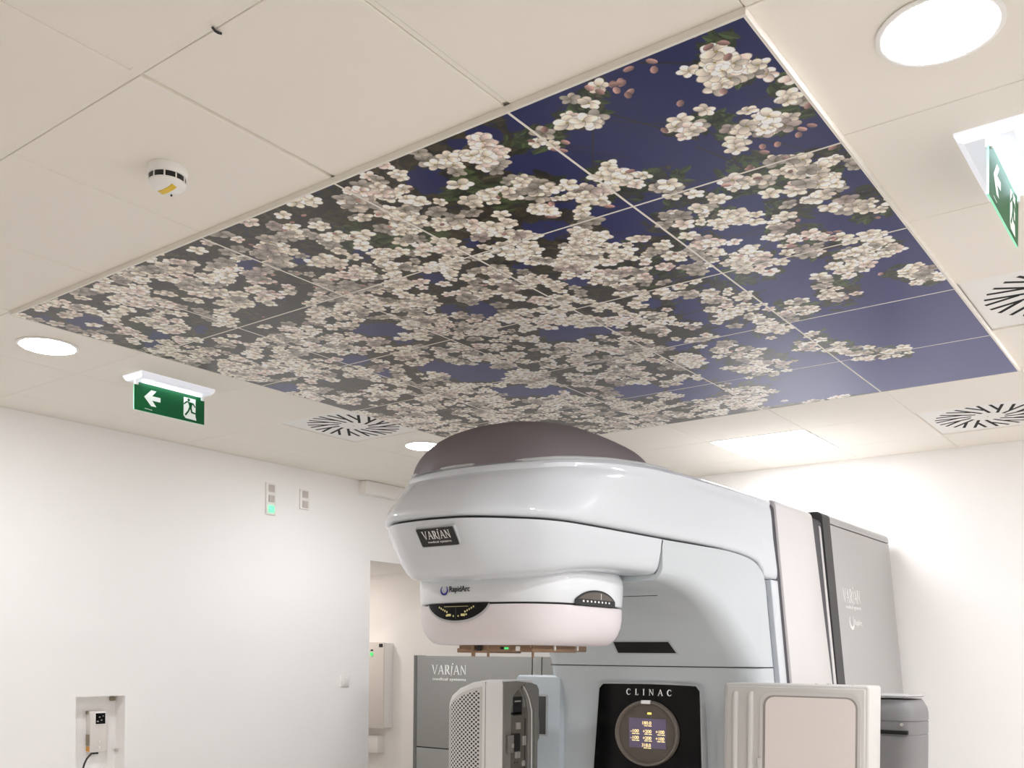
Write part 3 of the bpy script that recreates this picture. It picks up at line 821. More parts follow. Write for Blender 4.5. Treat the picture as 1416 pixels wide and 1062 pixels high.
# dome on top
DH = [(.892, 0.0), (.895, .042), (.908, .078), (.945, .116), (1.005, .148), (1.09, .172), (1.18, .182), (1.28, .184), (1.39, .172), (1.50, .148), (1.61, .114), (1.71, .074), (1.79, .036), (1.85, 0.0)]
dh = catmull(DH, 3)
rows = []
for x, hh in dh:
    x, hh = float(x), max(float(hh), 0)
    w = float(np.interp(x, [p[0] for p in rm], [p[1] for p in rm])) - .030
    w = max(w, .02)
    zb = interp(x, ZRIM) - .006
    if x > 1.5: w *= max(.05, 1 - ((x - 1.5) / .35) ** 2 * .7)
    row = []
    for k in range(-16, 17):
        t = math.sin(k / 16 * math.pi / 2)
        row.append((x, GY + w * t, zb + hh * (1 - abs(t) ** 2.6) ** .62))
    rows.append(row)
bm = bmesh.new(); loft(bm, rows, cap=False, closed=False)
low = [[(p[0], p[1], p[2] - .03) for p in (r[0], r[-1])] for r in rows]
finish(bm, 'top_dome', 'dome', LA, ang=60)
bm = bmesh.new()
for sgn in (-1, 1):
    pts = []
    for x1, h1 in rm:
        if x1 > 1.72: break
        nose = max(0, min(1, (1.3 - x1) / .6))
        pts.append((x1 + .020 * nose, GY + sgn * max(h1 - .020, 0), interp(x1, ZRIM) - .001))
    tube(bm, pts, .0065, 8)
finish(bm, 'dome_edge_strip', 'rim', LA)

# lower head cover: from the seam down and inwards
BOT = [(.845, 0), (.846, .045), (.850, .090), (.863, .155), (.90, .220), (.945, .275), (.995, .325), (1.05, .355), (1.11, .374), (1.25, .392), (1.44, .410), (1.625, .430)]
ZBOT = [(.845, 2.000), (.95, 2.004), (1.03, 2.015), (1.12, 2.030), (1.25, 2.042), (1.45, 2.050), (1.63, 2.052)]
lo_s = catmull(SEAM[:11] + [(1.625, .455)], NS); lo_b = catmull(BOT, NS)
levels = []
for f, ins in ((0, .010), (.01, .004), (.04, .003), (.2, .003), (.4, .003), (.6, .003), (.75, .002), (.86, .003), (.93, .007), (.975, .013), (1., .022), (1.02, .036), (1.035, .055), (1.04, .085)):
    lv = []
    for (x0, h0), (x1, h1) in zip(lo_s, lo_b):
        zs, zb = interp(x0, ZSEAM) - .006, interp(x1, ZBOT) + .004
        ff = min(f, 1)
        bulge = .010 * math.sin(math.pi * ff)
        nose = max(0, min(1, (1.3 - x0) / .6))
        rear = max(0, min(1, (x0 - 1.35) / .25))
        i_ = ins * (1 - .3 * rear)
        x = x0 + (x1 - x0) * ff + (i_ - bulge) * nose
        h = h0 + (h1 - h0) * ff - i_ + bulge * .5
        lv.append((x, max(h, 0) if h0 > 0 else 0, zs + (zb - zs) * f))
    levels.append(lv)
bm = bmesh.new(); horseshoe(bm, levels)
lower = finish(bm, 'lower_head_cover', 'cover', LA, ang=40)
# dark gap between upper and lower covers
bm = bmesh.new()
lv = []
for (x0, h0) in sm:
    if x0 > 2.474: break
    lv.append((x0, h0))
A = [(x + .012, max(h - .012, 0) if h > 0 else 0, interp(x, ZSEAM) + .006) for x, h in lv]
B = [(x + .012, max(h - .012, 0) if h > 0 else 0, interp(x, ZSEAM) - .014) for x, h in lv]
horseshoe(bm, [B, A]); finish(bm, 'cover_gap', 'seam', LA)

# gantry arm and body: one sweep along the arch and down the front face
ARCH = [(1.630, 2.028, .055), (1.76, 2.014, .065), (1.90, 1.976, .075), (2.035, 1.905, .085), (2.155, 1.806, .095), (2.248, 1.700, .10), (2.305, 1.600, .10), (2.332, 1.48, .10), (2.340, 1.34, .10), (2.340, 1.0, .10), (2.340, .60, .10), (2.340, .30, .10)]
OUT = [(1.630, 2.190), (1.90, 2.190), (2.16, 2.188), (2.35, 2.168), (2.44, 2.130), (2.475, 2.08), (2.477, 1.95), (2.478, 1.70), (2.478, 1.45), (2.478, 1.0), (2.478, .6), (2.478, .30)]
ar, ou = catmull(ARCH, 5), catmull(OUT, 5)
def hseam(x): return float(np.interp(x, [p[0] for p in sm], [p[1] for p in sm]))
def hbody(x, z):
    k = .105 * max(0, min(1, (x - 1.65) / .7))
    zz = max(z, 1.30)
    h = hseam(x) - .004 + k * (2.19 - zz)
    if z < 1.30: h -= .08 * ((1.30 - z) / 1.0) ** 2
    return h
rings = []
for i, (a, b) in enumerate(zip(ar, ou)):
    x, z, r = (float(v) for v in a)
    j0, j1 = max(i - 1, 0), min(i + 1, len(ar) - 1)
    tx, tz = float(ar[j1][0] - ar[j0][0]), float(ar[j1][1] - ar[j0][1])
    L = math.hypot(tx, tz); nx, nz = -tz / L, tx / L          # towards the inside of the body
    if nx * (float(b[0]) - x) + nz * (float(b[1]) - z) < 0: nx, nz = -nx, -nz
    half = []
    bx_, bz_ = float(b[0]), float(b[1])
    half.append((bx_, hbody(bx_, bz_), bz_))
    for k in range(9):
        t = math.pi / 2 * k / 8
        inset, off = r * (1 - math.cos(t)), r * (1 - math.sin(t))
        X, Z = x + nx * off, z + nz * off
        half.append((X, hbody(X, Z) - inset, Z))
    half.append((x, hbody(x, z) * .45, z))
    rings.append([(X, GY + h, Z) for X, h, Z in half] + [(X, GY - h, Z) for X, h, Z in reversed(half)])
bm = bmesh.new(); loft(bm, rings); body = finish(bm, 'gantry_body', 'body', LA, ang=42)
# seam between lower head cover and arm
for s in (-1, 1):
    bm = bmesh.new()
    pts = [(1.6275, GY + s * (.4555 + .0005 - .0268 * f), 2.186 - .118 * f) for f in np.linspace(0, 1, 8)]
    pts += [(1.6275, GY + s * (.428 - .012 * f), 2.066 - .016 * f) for f in (.4, .8)]
    tube(bm, pts, .0016, 6)
    finish(bm, 'panel_seam', 'seam', LA)
bm = bmesh.new()
zf = 1.677
xs = float(np.interp(-zf, [-float(p[1]) for p in ar], [float(p[0]) for p in ar]))
pth = []
for s in (-1, 1):
    q = [(2.474, GY + s * hbody(2.474, zf), zf)]
    for k in range(9):
        t = math.pi / 2 * k / 8
        X = xs + .1 * (1 - math.sin(t))
        q.append((X, GY + s * (hbody(X, zf) - .1 * (1 - math.cos(t))), zf))
    pth += q if s < 0 else q[::-1]
tube(bm, pth, .0028, 6)
finish(bm, 'panel_seam', 'seam', LA)
# dark slot above the seam line, tangent to the arch
def arch_pt(z):
    i = min(range(len(ar) - 1), key=lambda k: abs(float(ar[k][1]) - z))
    x = float(np.interp(-z, [-float(p[1]) for p in ar], [float(p[0]) for p in ar]))
    t = Vector((float(ar[i + 1][0] - ar[i - 1][0]), 0, float(ar[i + 1][1] - ar[i - 1][1]))).normalized()
    return Vector((x, 0, z)), t, Vector((t.z, 0, -t.x))
p, t, n = arch_pt(1.767)
if n.x > 0: n = -n
def slotq(bm, y0, y1, ya, yb_, hh, d0, d1):
    o = Vector((p.x, 0, p.z))
    prism(bm, [(y0, -hh), (y1, -hh), (yb_, hh), (ya, hh)], (o + n * d0, (0, 1, 0), -t, n), d1 - d0)
bm = bmesh.new(); slotq(bm, 1.275, 1.600, 1.295, 1.600, .041, -.02, .0025); sl = finish(bm, 'slot_rim', 'rim', LA, smooth=False)
bm = bmesh.new(); slotq(bm, 1.283, 1.592, 1.301, 1.592, .034, -.02, .0035); finish(bm, 'slot_opening', 'slot', sl, smooth=False)
p, t, n = arch_pt(1.985)
if n.z > 0: n = -n
bm = bmesh.new()
prism(bm, [(1.20, -.002), (1.80, -.002), (1.80, .002), (1.20, .002)], (Vector((p.x, 0, p.z)) - n * .01, (0, 1, 0), t, n), .0112)
finish(bm, 'panel_seam', 'seam', LA, smooth=False)

# trough, collar, joint, ring, frame and stand along the axis
def hring(z, top=.5):
    zz = max(z, 1.30)
    h = top + .105 * (2.484 - zz)
    if z < 1.30: h -= .08 * ((1.30 - z) / 1.0) ** 2
    return h
def slab(bm, x0, x1, zt, zb, dh=0., r=.05, slant=0., edge=.0, top=.5):
    """cross-section of the gantry (tapered, rounded top corners) extruded along the axis"""
    def sec(ins):
        pts = []
        for z in np.linspace(zb, zt - r - ins, 10):
            pts.append((hring(z, top) + dh - ins, z))
        h1 = hring(zt - r, top) + dh - ins
        for k in range(1, 9):
            a = math.pi / 2 * k / 8
            pts.append((h1 - (r) * (1 - math.cos(a)), zt - r - ins + r * math.sin(a)))
        return pts
    def ring(x, ins, sl):
        s = sec(ins)
        f = lambda z: x + sl * (zt - z)
        return [(f(z), GY + h, z) for h, z in s] + [(f(z), GY - h, z) for h, z in reversed(s)]
    e = edge
    rs = [ring(x0, e, 0)]
    if e:
        rs += [ring(x0 + e * .3, e * .3, 0), ring(x0 + e, 0, 0), ring(x1 - e, 0, slant), ring(x1 - e * .3, e * .3, slant)]
    rs.append(ring(x1, e, slant))
    loft(bm, rs)
def slab_o(name, m, *a, parent=LA, **k):
    bm = bmesh.new(); slab(bm, *a, **k); return finish(bm, name, m, parent, ang=38)
slab_o('side_trough', 'trough', 2.470, 2.54, 2.085, .30, dh=-.026, r=.02)
slab_o('collar', 'cover', 2.533, 2.62, 2.088, .30, dh=-.001, r=.004, edge=.006)
slab_o('rotation_joint', 'joint', 2.60, 2.70, 2.474, .30, dh=-.014, r=.045)
slab_o('gantry_ring', 'ring', 2.682, 3.180, 2.488, .28, dh=.0, r=.035, slant=.085, edge=.012)
slab_o('ring_gap', 'joint', 3.05, 3.42, 2.468, .20, dh=-.009, r=.03)
slab_o('bright_band', 'ring', 3.286, 3.306, 2.440, .20, dh=-.004, r=.03, edge=.003, slant=.02)
slab_o('stand_frame', 'frame', 3.330, 3.462, 2.512, 0.0, dh=.000, r=.035)
stand = slab_o('stand', 'stand', 3.445, 4.545, 2.452, 0.0, dh=.001, r=.002, edge=.004, top=.4995)
slab_o('stand_lid', 'stand', 3.447, 4.548, 2.508, 2.4575, dh=.003, r=.030, edge=.010, parent=stand)

# ------------------------------------------------------------------ collimator head
CX, CY, CA, CN = 1.348, 1.532, .360, 3.2
def cpt(a, d=0.):
    c, s = math.cos(a), math.sin(a)
    return (CX + (CA + d) * math.copysign(abs(c) ** (2 / CN), c), CY + (CA + d) * math.copysign(abs(s) ** (2 / CN), s))
# even spacing round the outline
_an = np.linspace(0, 2 * math.pi, 4001)[:-1]
_pp = np.array([cpt(a) for a in _an])
_cum = np.concatenate([[0], np.cumsum(np.hypot(*(np.roll(_pp, -1, 0) - _pp).T))])
PERI = _cum[-1]
def speri(s):                                     # arc length -> angle
    return float(np.interp(s % PERI, _cum, np.concatenate([_an, [2 * math.pi]])))
def speri_of(a): return float(np.interp(a % (2 * math.pi), np.concatenate([_an, [2 * math.pi]]), _cum))
NC = 120
def cring(d, z): return [(*cpt(speri(PERI * k / NC), d), z) for k in range(NC)]
ZS_, ZB_ = 1.914, 1.762
bm = bmesh.new()
loft(bm, [cring(d, z) for d, z in ((-.012, ZS_ + .003), (-.003, ZS_ + .004), (0, ZS_ + .008), (.003, ZS_ + .05), (.004, 2.000), (.001, 2.026), (-.007, 2.044), (-.020, 2.055), (-.05, 2.060))])
cup = finish(bm, 'collimator_upper_cover', 'brightcover', LA, ang=40)
bm = bmesh.new()
loft(bm, [cring(d, z) for d, z in ((-.012, ZS_ - .003), (-.003, ZS_ - .004), (0, ZS_ - .008), (-.001, 1.865), (-.005, 1.835), (-.014, 1.808), (-.028, 1.785), (-.045, 1.768), (-.06, ZB_), (-.09, ZB_ - .002))])
clo = finish(bm, 'collimator_lower_cover', 'lower', LA, ang=40)
bm = bmesh.new(); loft(bm, [cring(-.016, z) for z in (ZS_ - .012, ZS_ + .012)]); finish(bm, 'collimator_gap', 'seam', LA)

def cpatch(bm, s0, s1, zfun0, zfun1, d, n=40, thick=.004):
    """a curved patch lying on the collimator's side between two height curves"""
    for k in range(n):
        q = []
        for s in (k / n, (k + 1) / n):
            a = speri(s0 + (s1 - s0) * s)
            q.append((cpt(a, d), cpt(a, d - thick), zfun0(s), zfun1(s)))
        (o0, i0, a0, b0), (o1, i1, a1, b1) = q
        v = [bm.verts.new(c) for c in ((*o0, a0), (*o1, a1), (*o1, b1), (*o0, b0), (*i0, a0), (*i1, a1), (*i1, b1), (*i0, b0))]
        for f in ((0, 1, 2, 3), (7, 6, 5, 4), (0, 4, 5, 1), (3, 2, 6, 7)):
            try: bm.faces.new([v[j] for j in f])
            except ValueError: pass
def find_s(px_y=None, px_x=None):
    """arc position of the front point with this y, or of the right-hand point with this x"""
    best = None
    for k in range(4000):
        s = PERI * k / 4000
        x, y = cpt(speri(s))
        if px_y is not None and x < CX - .1: d = abs(y - px_y)
        elif px_x is not None and y < CY - .1: d = abs(x - px_x)
        else: continue
        if best is None or d < best[0]: best = (d, s)
    return best[1]
S0, S1, S2, S3 = 1.031, 1.333, 1.690, 1.957
YRA, ZRA = 1.634, 1.966
lens = lambda s: max(0, 1 - abs(2 * s - 1) ** 2.2) ** .75
bm = bmesh.new(); cpatch(bm, S0 - .006, S1 + .006, lambda s: ZS_ - .006 - .062 * lens(s) - .003, lambda s: ZS_ - .001, .0022)
w1 = finish(bm, 'window_rim', 'rim', clo, ang=50)
bm = bmesh.new(); cpatch(bm, S0, S1, lambda s: ZS_ - .003 - .060 * lens(s), lambda s: ZS_ + .001, .0034)
finish(bm, 'front_scale_window', 'gloss', LA, ang=50, label='black lens shaped window with gantry scale')
bm = bmesh.new()
mid = (S0 + S1) / 2
for ds, dz, a, b in ((-.046, -.044, .004, .003), (-.034, -.042, .010, .0045), (.034, -.042, .010, .0045), (.050, -.040, .004, .003), (-.012, -.046, .003, .003), (.012, -.046, .003, .003)):
    cpatch(bm, mid + ds - a, mid + ds + a, lambda s: ZS_ + dz - b, lambda s: ZS_ + dz + b, .0044, 2)
for sg in (-1, 1):
    for k in range(5):
        c0 = mid + sg * (.045 + .010 * k)
        zz = ZS_ - .030 + .0045 * k
        cpatch(bm, c0 - .003, c0 + .003, lambda s: zz - .0035, lambda s: zz + .0035, .0042, 2)
cpatch(bm, mid - .06, mid + .06, lambda s: ZS_ - .0105, lambda s: ZS_ - .0090, .0042, 10)
finish(bm, 'scale_marks', 'cream', LA, smooth=False)
bm = bmesh.new(); cpatch(bm, mid - .0006, mid + .0006, lambda s: ZS_ - .058, lambda s: ZS_ - .012, .0044, 2); finish(bm, 'scale_pointer', 'cabedge', LA, smooth=False)

bm = bmesh.new(); cpatch(bm, S2 - .004, S3 + .004, lambda s: ZS_ - .002, lambda s: ZS_ + .006 + .052 * lens(min(1, s * .93 + .03)), .0066)
finish(bm, 'side_window_rim', 'seam', cup, ang=50)
bm = bmesh.new(); cpatch(bm, S2, S3, lambda s: ZS_ + .022, lambda s: max(ZS_ + .022, ZS_ + .002 + .048 * lens(min(1, s * .93 + .03))), .0076)
finish(bm, 'side_scale_window', 'dial', LA, ang=50, label='smoked side window with collimator scale')
bm = bmesh.new()
for k in range(8):
    c0 = S2 + (S3 - S2) * (.16 + .095 * k)
    cpatch(bm, c0 - .005, c0 + .005, lambda s: ZS_ + .010, lambda s: ZS_ + .017, .0078, 2)
c0 = S2 + (S3 - S2) * .60
cpatch(bm, c0 - .0015, c0 + .0015, lambda s: ZS_ + .024, lambda s: ZS_ + .047, .0084, 2)
finish(bm, 'scale_marks', 'ink', LA, smooth=False)

# lettering on the upper collimator cover: a ring mark and a word
xa = cpt(speri(find_s(px_y=1.60)))[0] - .0060
fr = ((xa, 0, 0), (0, -1, 0), (0, 0, 1), (-1, 0, 0))
bm = bmesh.new()
for k in range(20):
    a0, a1 = math.radians(118 + 300 * k / 20), math.radians(118 + 300 * (k + 1) / 20)
    w0, w1_ = (.0015 + .0060 * math.sin(math.pi * k / 20), .0015 + .0060 * math.sin(math.pi * (k + 1) / 20))
    R_ = .0185
    prism(bm, [(-YRA + R_ * math.cos(a0), ZRA + R_ * math.sin(a0)), (-YRA + R_ * math.cos(a1), ZRA + R_ * math.sin(a1)), (-YRA + (R_ - w1_) * math.cos(a1), ZRA + (R_ - w1_) * math.sin(a1)), (-YRA + (R_ - w0) * math.cos(a0), ZRA + (R_ - w0) * math.sin(a0))], fr, .0012)
finish(bm, 'ring_logo', 'inkblue', cup, smooth=False, label='blue open ring logo')
text_o('lettering', 'inkdark', cup, 'RapidArc', (((xa, YRA - .026, ZRA - .0135)), (0, -1, 0), (0, 0, 1), (-1, 0, 0)), .029, .100, .0012, .012)

# accessory mount under the collimator
MX, MY = 1.345, 1.515
mount = box_o('accessory_mount', 'bronze', LA, MX - .20, MX + .20, MY - .17, MY + .17, 1.738, ZB_ + .004, .004)
box_o('mount_rail', 'bronze', mount, MX - .205, MX + .10, MY + .09, MY + .185, 1.730, 1.748, .003)
box_o('mount_rail', 'bronze', mount, MX - .205, MX + .10, MY - .185, MY - .09, 1.734, 1.750, .003)
for (dx, dy, z0, r_, m_) in ((-.206, .07, 1.738, .010, 'black'), (-.206, .10, 1.716, .008, 'bronze'), (-.20, .030, 1.714, .005, 'bronze'), (-.18, -.17, 1.712, .005, 'bronze'), (-.12, .235, 1.745, .007, 'bronze'), (-.10, -.215, 1.741, .006, 'steel'), (.05, -.22, 1.742, .006, 'steel')):
    bm = bmesh.new(); lathe(bm, [(r_, 0), (r_, ZB_ - z0), (r_ * .6, ZB_ - z0 + .001)], (MX + dx, MY + dy, z0), 14); finish(bm, 'mount_pin', m_, mount)
box_o('indicator', 'ledgreen', mount, MX - .204, MX - .199, MY - .070, MY - .050, 1.744, 1.752, .002, label='green indicator light')
box_o('connector', 'white', mount, MX - .208, MX - .199, MY - .128, MY - .108, 1.738, 1.756, .002)
box_o('connector', 'black', mount, MX - .203, MX - .199, MY - .046, MY - .030, 1.744, 1.753, .001)

# ------------------------------------------------------------------ badge on the nose
tv = Vector((.845 - .715, 0, 2.0 - 2.195)).normalized()      # down the slope
nv = Vector((tv.z, 0, -tv.x)); nv = nv if nv.x < 0 else -nv
o = Vector((.7490, 1.462, 2.1385)) + nv * .004
bm = bmesh.new(); prism(bm, rrect(.180, .078, .007), (o - nv * .012, (0, -1, 0), -tv, nv), .0130); bg = finish(bm, 'badge', 'rim', LA, ang=30)
bm = bmesh.new(); prism(bm, rrect(.170, .070, .006), (o - nv * .006, (0, -1, 0), -tv, nv), .0090); finish(bm, 'badge_face', 'plate', bg, ang=30, label='black badge face')
fo = o + nv * .0028
bm = bmesh.new(); letters(bm, 'VARiAN', (fo + Vector((0, .064, 0)) - tv * (-.006), (0, -1, 0), -tv, nv), .031, .128); finish(bm, 'badge_lettering', 'ink', bg, smooth=False)
text_o('badge_lettering', 'ink', bg, 'medical systems', (fo + Vector((0, .050, 0)) + tv * .024, (0, -1, 0), -tv, nv), .011, .108, .001, .01)

# lettering on the side of the stand
def side_frame(x, z):
    h = hring(z, .4995) + .0018
    sl = Vector((0, .105, 1)).normalized()
    return ((x, GY - h, z), (1, 0, 0), sl, (0, -1, .105))
bm = bmesh.new(); letters(bm, 'VARiAN', side_frame(3.545, 2.035), .078, .30, .0015); finish(bm, 'stand_lettering', 'ink', stand, smooth=False)
text_o('stand_lettering', 'ink', stand, 'medical systems', side_frame(3.575, 1.995), .028, .27, .0015, .012)
bm = bmesh.new()
fo, fu, fv, fn = side_frame(3.655, 1.925)
for k in range(20):
    a0, a1 = math.radians(118 + 300 * k / 20), math.radians(118 + 300 * (k + 1) / 20)
    R_ = .042
    w0, w1_ = (.004 + .014 * math.sin(math.pi * k / 20), .004 + .014 * math.sin(math.pi * (k + 1) / 20))
    prism(bm, [(R_ * math.cos(a0), R_ * math.sin(a0)), (R_ * math.cos(a1), R_ * math.sin(a1)), ((R_ - w1_) * math.cos(a1), (R_ - w1_) * math.sin(a1)), ((R_ - w0) * math.cos(a0), (R_ - w0) * math.sin(a0))], (fo, fu, fv, fn), .0015)
finish(bm, 'stand_ring_logo', 'ink', stand, smooth=False)
text_o('stand_lettering', 'ink', stand, 'RapidArc', side_frame(3.705, 1.900), .045, .13, .0015, .012)

# ------------------------------------------------------------------ front display panel
def panel_poly(g_):
    zt = 1.588 + g_
    L_ = [(-1.770 - g_, .75), (-1.770 - g_, 1.17), (-1.742 - g_, zt - .028)]
    R_ = [(-1.200 + g_, zt - .028), (-1.186 + g_, 1.17), (-1.186 + g_, .75)]
    tl = [(-1.742 - g_ + .028 * (1 - math.cos(a)), zt - .028 + .028 * math.sin(a)) for a in (.4, .8, 1.2, 1.57)]
    tr = [(-1.200 + g_ - .028 * (1 - math.cos(a)), zt - .028 + .028 * math.sin(a)) for a in (1.57, 1.2, .8, .4)]
    mid_ = [(-1.47, zt + .003)]
    return L_ + tl + mid_ + tr + R_
XP = 2.288
def fr_at(x): return ((x, 0, 0), (0, -1, 0), (0, 0, 1), (-1, 0, 0))
bm = bmesh.new(); prism(bm, panel_poly(.008), fr_at(XP + .12), .118)
fp = finish(bm, 'display_panel', 'rim', LA, ang=30)
DYc, DZc, DRy, DRz = 1.470, 1.356, .172, .158
# black face with a round hole for the dial
bm = bmesh.new()
outl = panel_poly(0.)
pts = []
n = 72
ring_i = [(-DYc + DRy * math.cos(2 * math.pi * k / n), DZc + DRz * math.sin(2 * math.pi * k / n)) for k in range(n)]
def ray_out(k):
    d = (ring_i[k][0] + DYc, ring_i[k][1] - DZc)
    best = None
    for q in range(len(outl)):
        (x0, y0), (x1, y1) = outl[q], outl[(q + 1) % len(outl)]
        ex, ey = x1 - x0, y1 - y0
        det = d[0] * -ey + ex * d[1]
        if abs(det) < 1e-12: continue
        t_ = ((x0 + DYc) * -ey + ex * (y0 - DZc)) / det
        u_ = (d[0] * (y0 - DZc) - d[1] * (x0 + DYc)) / det
        if t_ > 0 and -1e-9 <= u_ <= 1 + 1e-9 and (best is None or t_ < best): best = t_
    return (-DYc + d[0] * best, DZc + d[1] * best)
ring_o = [ray_out(k) for k in range(n)]
v3 = lambda p, x: (x, -p[0], p[1])
xf_ = XP - .001
loft(bm, [[v3(p, XP + .012) for p in ring_i], [v3(p, xf_) for p in ring_i], [v3(p, xf_) for p in ring_o], [v3(p, XP + .012) for p in ring_o]], cap=False)
finish(bm, 'panel_face', 'gloss', fp, smooth=False, label='glossy black panel face')
bm = bmesh.new()
def er(s, x): return [(x, DYc - DRy * s * math.cos(2 * math.pi * k / n), DZc + DRz * s * math.sin(2 * math.pi * k / n)) for k in range(n)]
loft(bm, [er(1.0, XP + .004), er(1.0, xf_ - .012), er(.975, xf_ - .020), er(.93, xf_ - .020), er(.90, xf_ - .012), er(.885, xf_ + .004)], cap=False)
dr = finish(bm, 'dial_rim', 'dialrim', fp, ang=40)
bm = bmesh.new(); loft(bm, [er(.93, XP + .006), er(.93, xf_ - .004)]); dial = finish(bm, 'dial_face', 'dial', fp, ang=40)
xd = xf_ - .004
box_o('screen', 'screen', fp, xd - .002, xd, 1.368, 1.568, 1.285, 1.427, label='lit violet screen with digits')
bm = bmesh.new()
rows_ = [(1.402, ((1.470, '180.0'),)), (1.362, ((1.536, '-100'), (1.468, '+200'), (1.399, '+100'))), (1.330, ((1.536, '-100'), (1.468, '+200'), (1.399, '+100'))), (1.296, ((1.472, '318.0'),))]
for z, items in rows_:
    for y, s_ in items:
        w_ = .048 if len(s_) > 4 else .046
        text_mesh(bm, s_, ((xd - .0022, y + w_ / 2, z - .005), (0, -1, 0), (0, 0, 1), (-1, 0, 0)), .016, w_, .0008, .012)
        for k in range(2):
            yy = y + .014 - k * .022
            box(bm, xd - .0030, xd - .002, yy - .018, yy, z - .0125, z - .0085)
me = bpy.data.meshes.new('screen_digits'); bm.to_mesh(me); bm.free(); me.materials.append(M['digit'])
ob = bpy.data.objects.new('screen_digits', me); COL.objects.link(ob); ob.parent = fp; ob.matrix_parent_inverse = WM[fp.name].inverted()
box_o('indicator', 'ledyellow', fp, xd - .003, xd, 1.446, 1.468, 1.446, 1.456, .001, 1, label='yellow indicator light')
box_o('index_mark', 'ink', fp, xf_ - .0225, xf_ - .010, 1.445, 1.495, 1.497, 1.514, .002, label='white index block')
bm = bmesh.new(); letters(bm, 'CLINAC', ((xf_ - .0005, 1.588, 1.537), (0, -1, 0), (0, 0, 1), (-1, 0, 0)), .030, .248, .0012, .62)
finish(bm, 'panel_lettering', 'ink', fp, smooth=False)

# ------------------------------------------------------------------ left arm: x-ray source housing
bk = None
bm = bmesh.new()
loft(bm, [[(x, y, z) for x, y in ((2.30 + e, 1.985 + e), (2.30 + e, 2.262 - e), (2.335, 2.282 - e), (2.50, 2.282 - e), (2.50, 1.985 + e))] for z, e in ((.55, 0), (1.600, 0), (1.613, .004), (1.620, .014))])
bk = finish(bm, 'arm_bracket', 'bracket', LA, ang=30)
bm = bmesh.new()
loft(bm, [[(2.24 + .03 * (1 - math.cos(a * math.pi / 10)) * 0 + .12 - .10 * math.sin(math.pi * a / 10) ** .5, 1.985 + .06 * (1 - math.cos(math.pi * a / 10)) / 2 * 2 - .03, z) for a in range(11)] for z in (.55, 1.655)])
bm.free()
box_o('window_frame', 'rim', bk, 2.294, 2.31, 2.060, 2.166, 1.308, 1.522, .006)
box_o('smoked_window', 'glassdark', bk, 2.291, 2.305, 2.068, 2.158, 1.316, 1.514, .004, label='dark smoked window')

SX0, SX1, SY0, SY1 = 1.80, 2.065, 1.975, 2.372
def ztop(y, x=1.8): return 1.606 - .30 * max(0, (y - 2.03)) ** 2 / .34 - .16 * max(0, y - 2.20) ** 2 * 4
def src_ring(z_off, e):
    pl = [(SX0 + .004, SY0), (SX0, SY0 + .010), (SX0 - .004, 2.05), (SX0 - .002, 2.16), (SX0 + .008, 2.25), (SX0 + .028, 2.31), (SX0 + .060, 2.350), (SX0 + .10, SY1), (SX1, SY1), (SX1, SY0 + .02), (SX1 - .02, SY0)]
    cx, cy = (SX0 + SX1) / 2, (SY0 + SY1) / 2
    out = []
    for x, y in pl:
        d = math.hypot(x - cx, y - cy)
        out.append((x - (x - cx) / d * e, y - (y - cy) / d * e, y))
    return out
bm = bmesh.new()
rings = [[(x, y, .95) for x, y, _ in src_ring(0, 0)]]
for dz, e in ((-.30, 0), (-.020, 0), (-.008, .004), (-.002, .010), (0, .020)):
    rings.append([(x, y, ztop(yy) + dz) for x, y, yy in src_ring(0, e)])
loft(bm, rings)
src = finish(bm, 'source_housing', 'armlight', LA, ang=32)
# perforated grille: staggered dark holes
gm = mat('perforated_grille', (206, 205, 202), .45)
nt = gm.node_tree; N_ = nt.nodes
tc = N_.new('ShaderNodeTexCoord'); sx = N_.new('ShaderNodeSeparateXYZ'); nt.links.new(tc.outputs['Object'], sx.inputs['Vector'])
def mth(op, a, b=None):
    m_ = N_.new('ShaderNodeMath'); m_.operation = op
    for k, v in enumerate((a, b)):
        if v is None: continue
        if isinstance(v, (int, float)): m_.inputs[k].default_value = v
        else: nt.links.new(v, m_.inputs[k])
    return m_.outputs[0]
KY, KZ = math.pi / .0135, math.pi / .0105
pr = mth('MULTIPLY', mth('SINE', mth('MULTIPLY', sx.outputs['Y'], KY)), mth('SINE', mth('MULTIPLY', sx.outputs['Z'], KZ)))
fac = mth('GREATER_THAN', pr, .10)
mx = N_.new('ShaderNodeMix'); mx.data_type = 'RGBA'
nt.links.new(fac, mx.inputs['Factor'])
mx.inputs['A'].default_value = (*s2l((208, 207, 204)), 1); mx.inputs['B'].default_value = (*s2l((40, 38, 36)), 1)
nt.links.new(mx.outputs['Result'], N_['Principled BSDF'].inputs['Base Color'])
M['grille'] = gm
def fx(y):
    t_ = [(1.985, SX0), (2.05, SX0 - .004), (2.16, SX0 - .002), (2.25, SX0 + .008), (2.31, SX0 + .028), (2.350, SX0 + .060), (2.372, SX0 + .10)]
    return interp(y, t_)
def skin(bm, y0, y1, z0, ztopf, d, n=24):
    rs = []
    for k in range(n + 1):
        y = y0 + (y1 - y0) * k / n
        rs.append([(fx(y) - d, y, z0), (fx(y) - d, y, ztopf(y)), (fx(y) + .004, y, ztopf(y)), (fx(y) + .004, y, z0)])
    loft(bm, rs)
bm = bmesh.new(); skin(bm, 2.093, 2.350, .98, lambda y: ztop(y) - .030 - .030 * max(0, (y - 2.1)) , .0020)
gf = finish(bm, 'grille_frame', 'detbody', src, ang=40)
bm = bmesh.new(); skin(bm, 2.108, 2.342, .98, lambda y: ztop(y) - .046 - .035 * max(0, (y - 2.1)), .0036)
finish(bm, 'perforated_grille', 'grille', gf, ang=40)
bm = bmesh.new(); skin(bm, 2.0705, 2.0725, .98, lambda y: ztop(y) - .010, .0010, 2); finish(bm, 'panel_seam', 'cabedge', src, smooth=False)
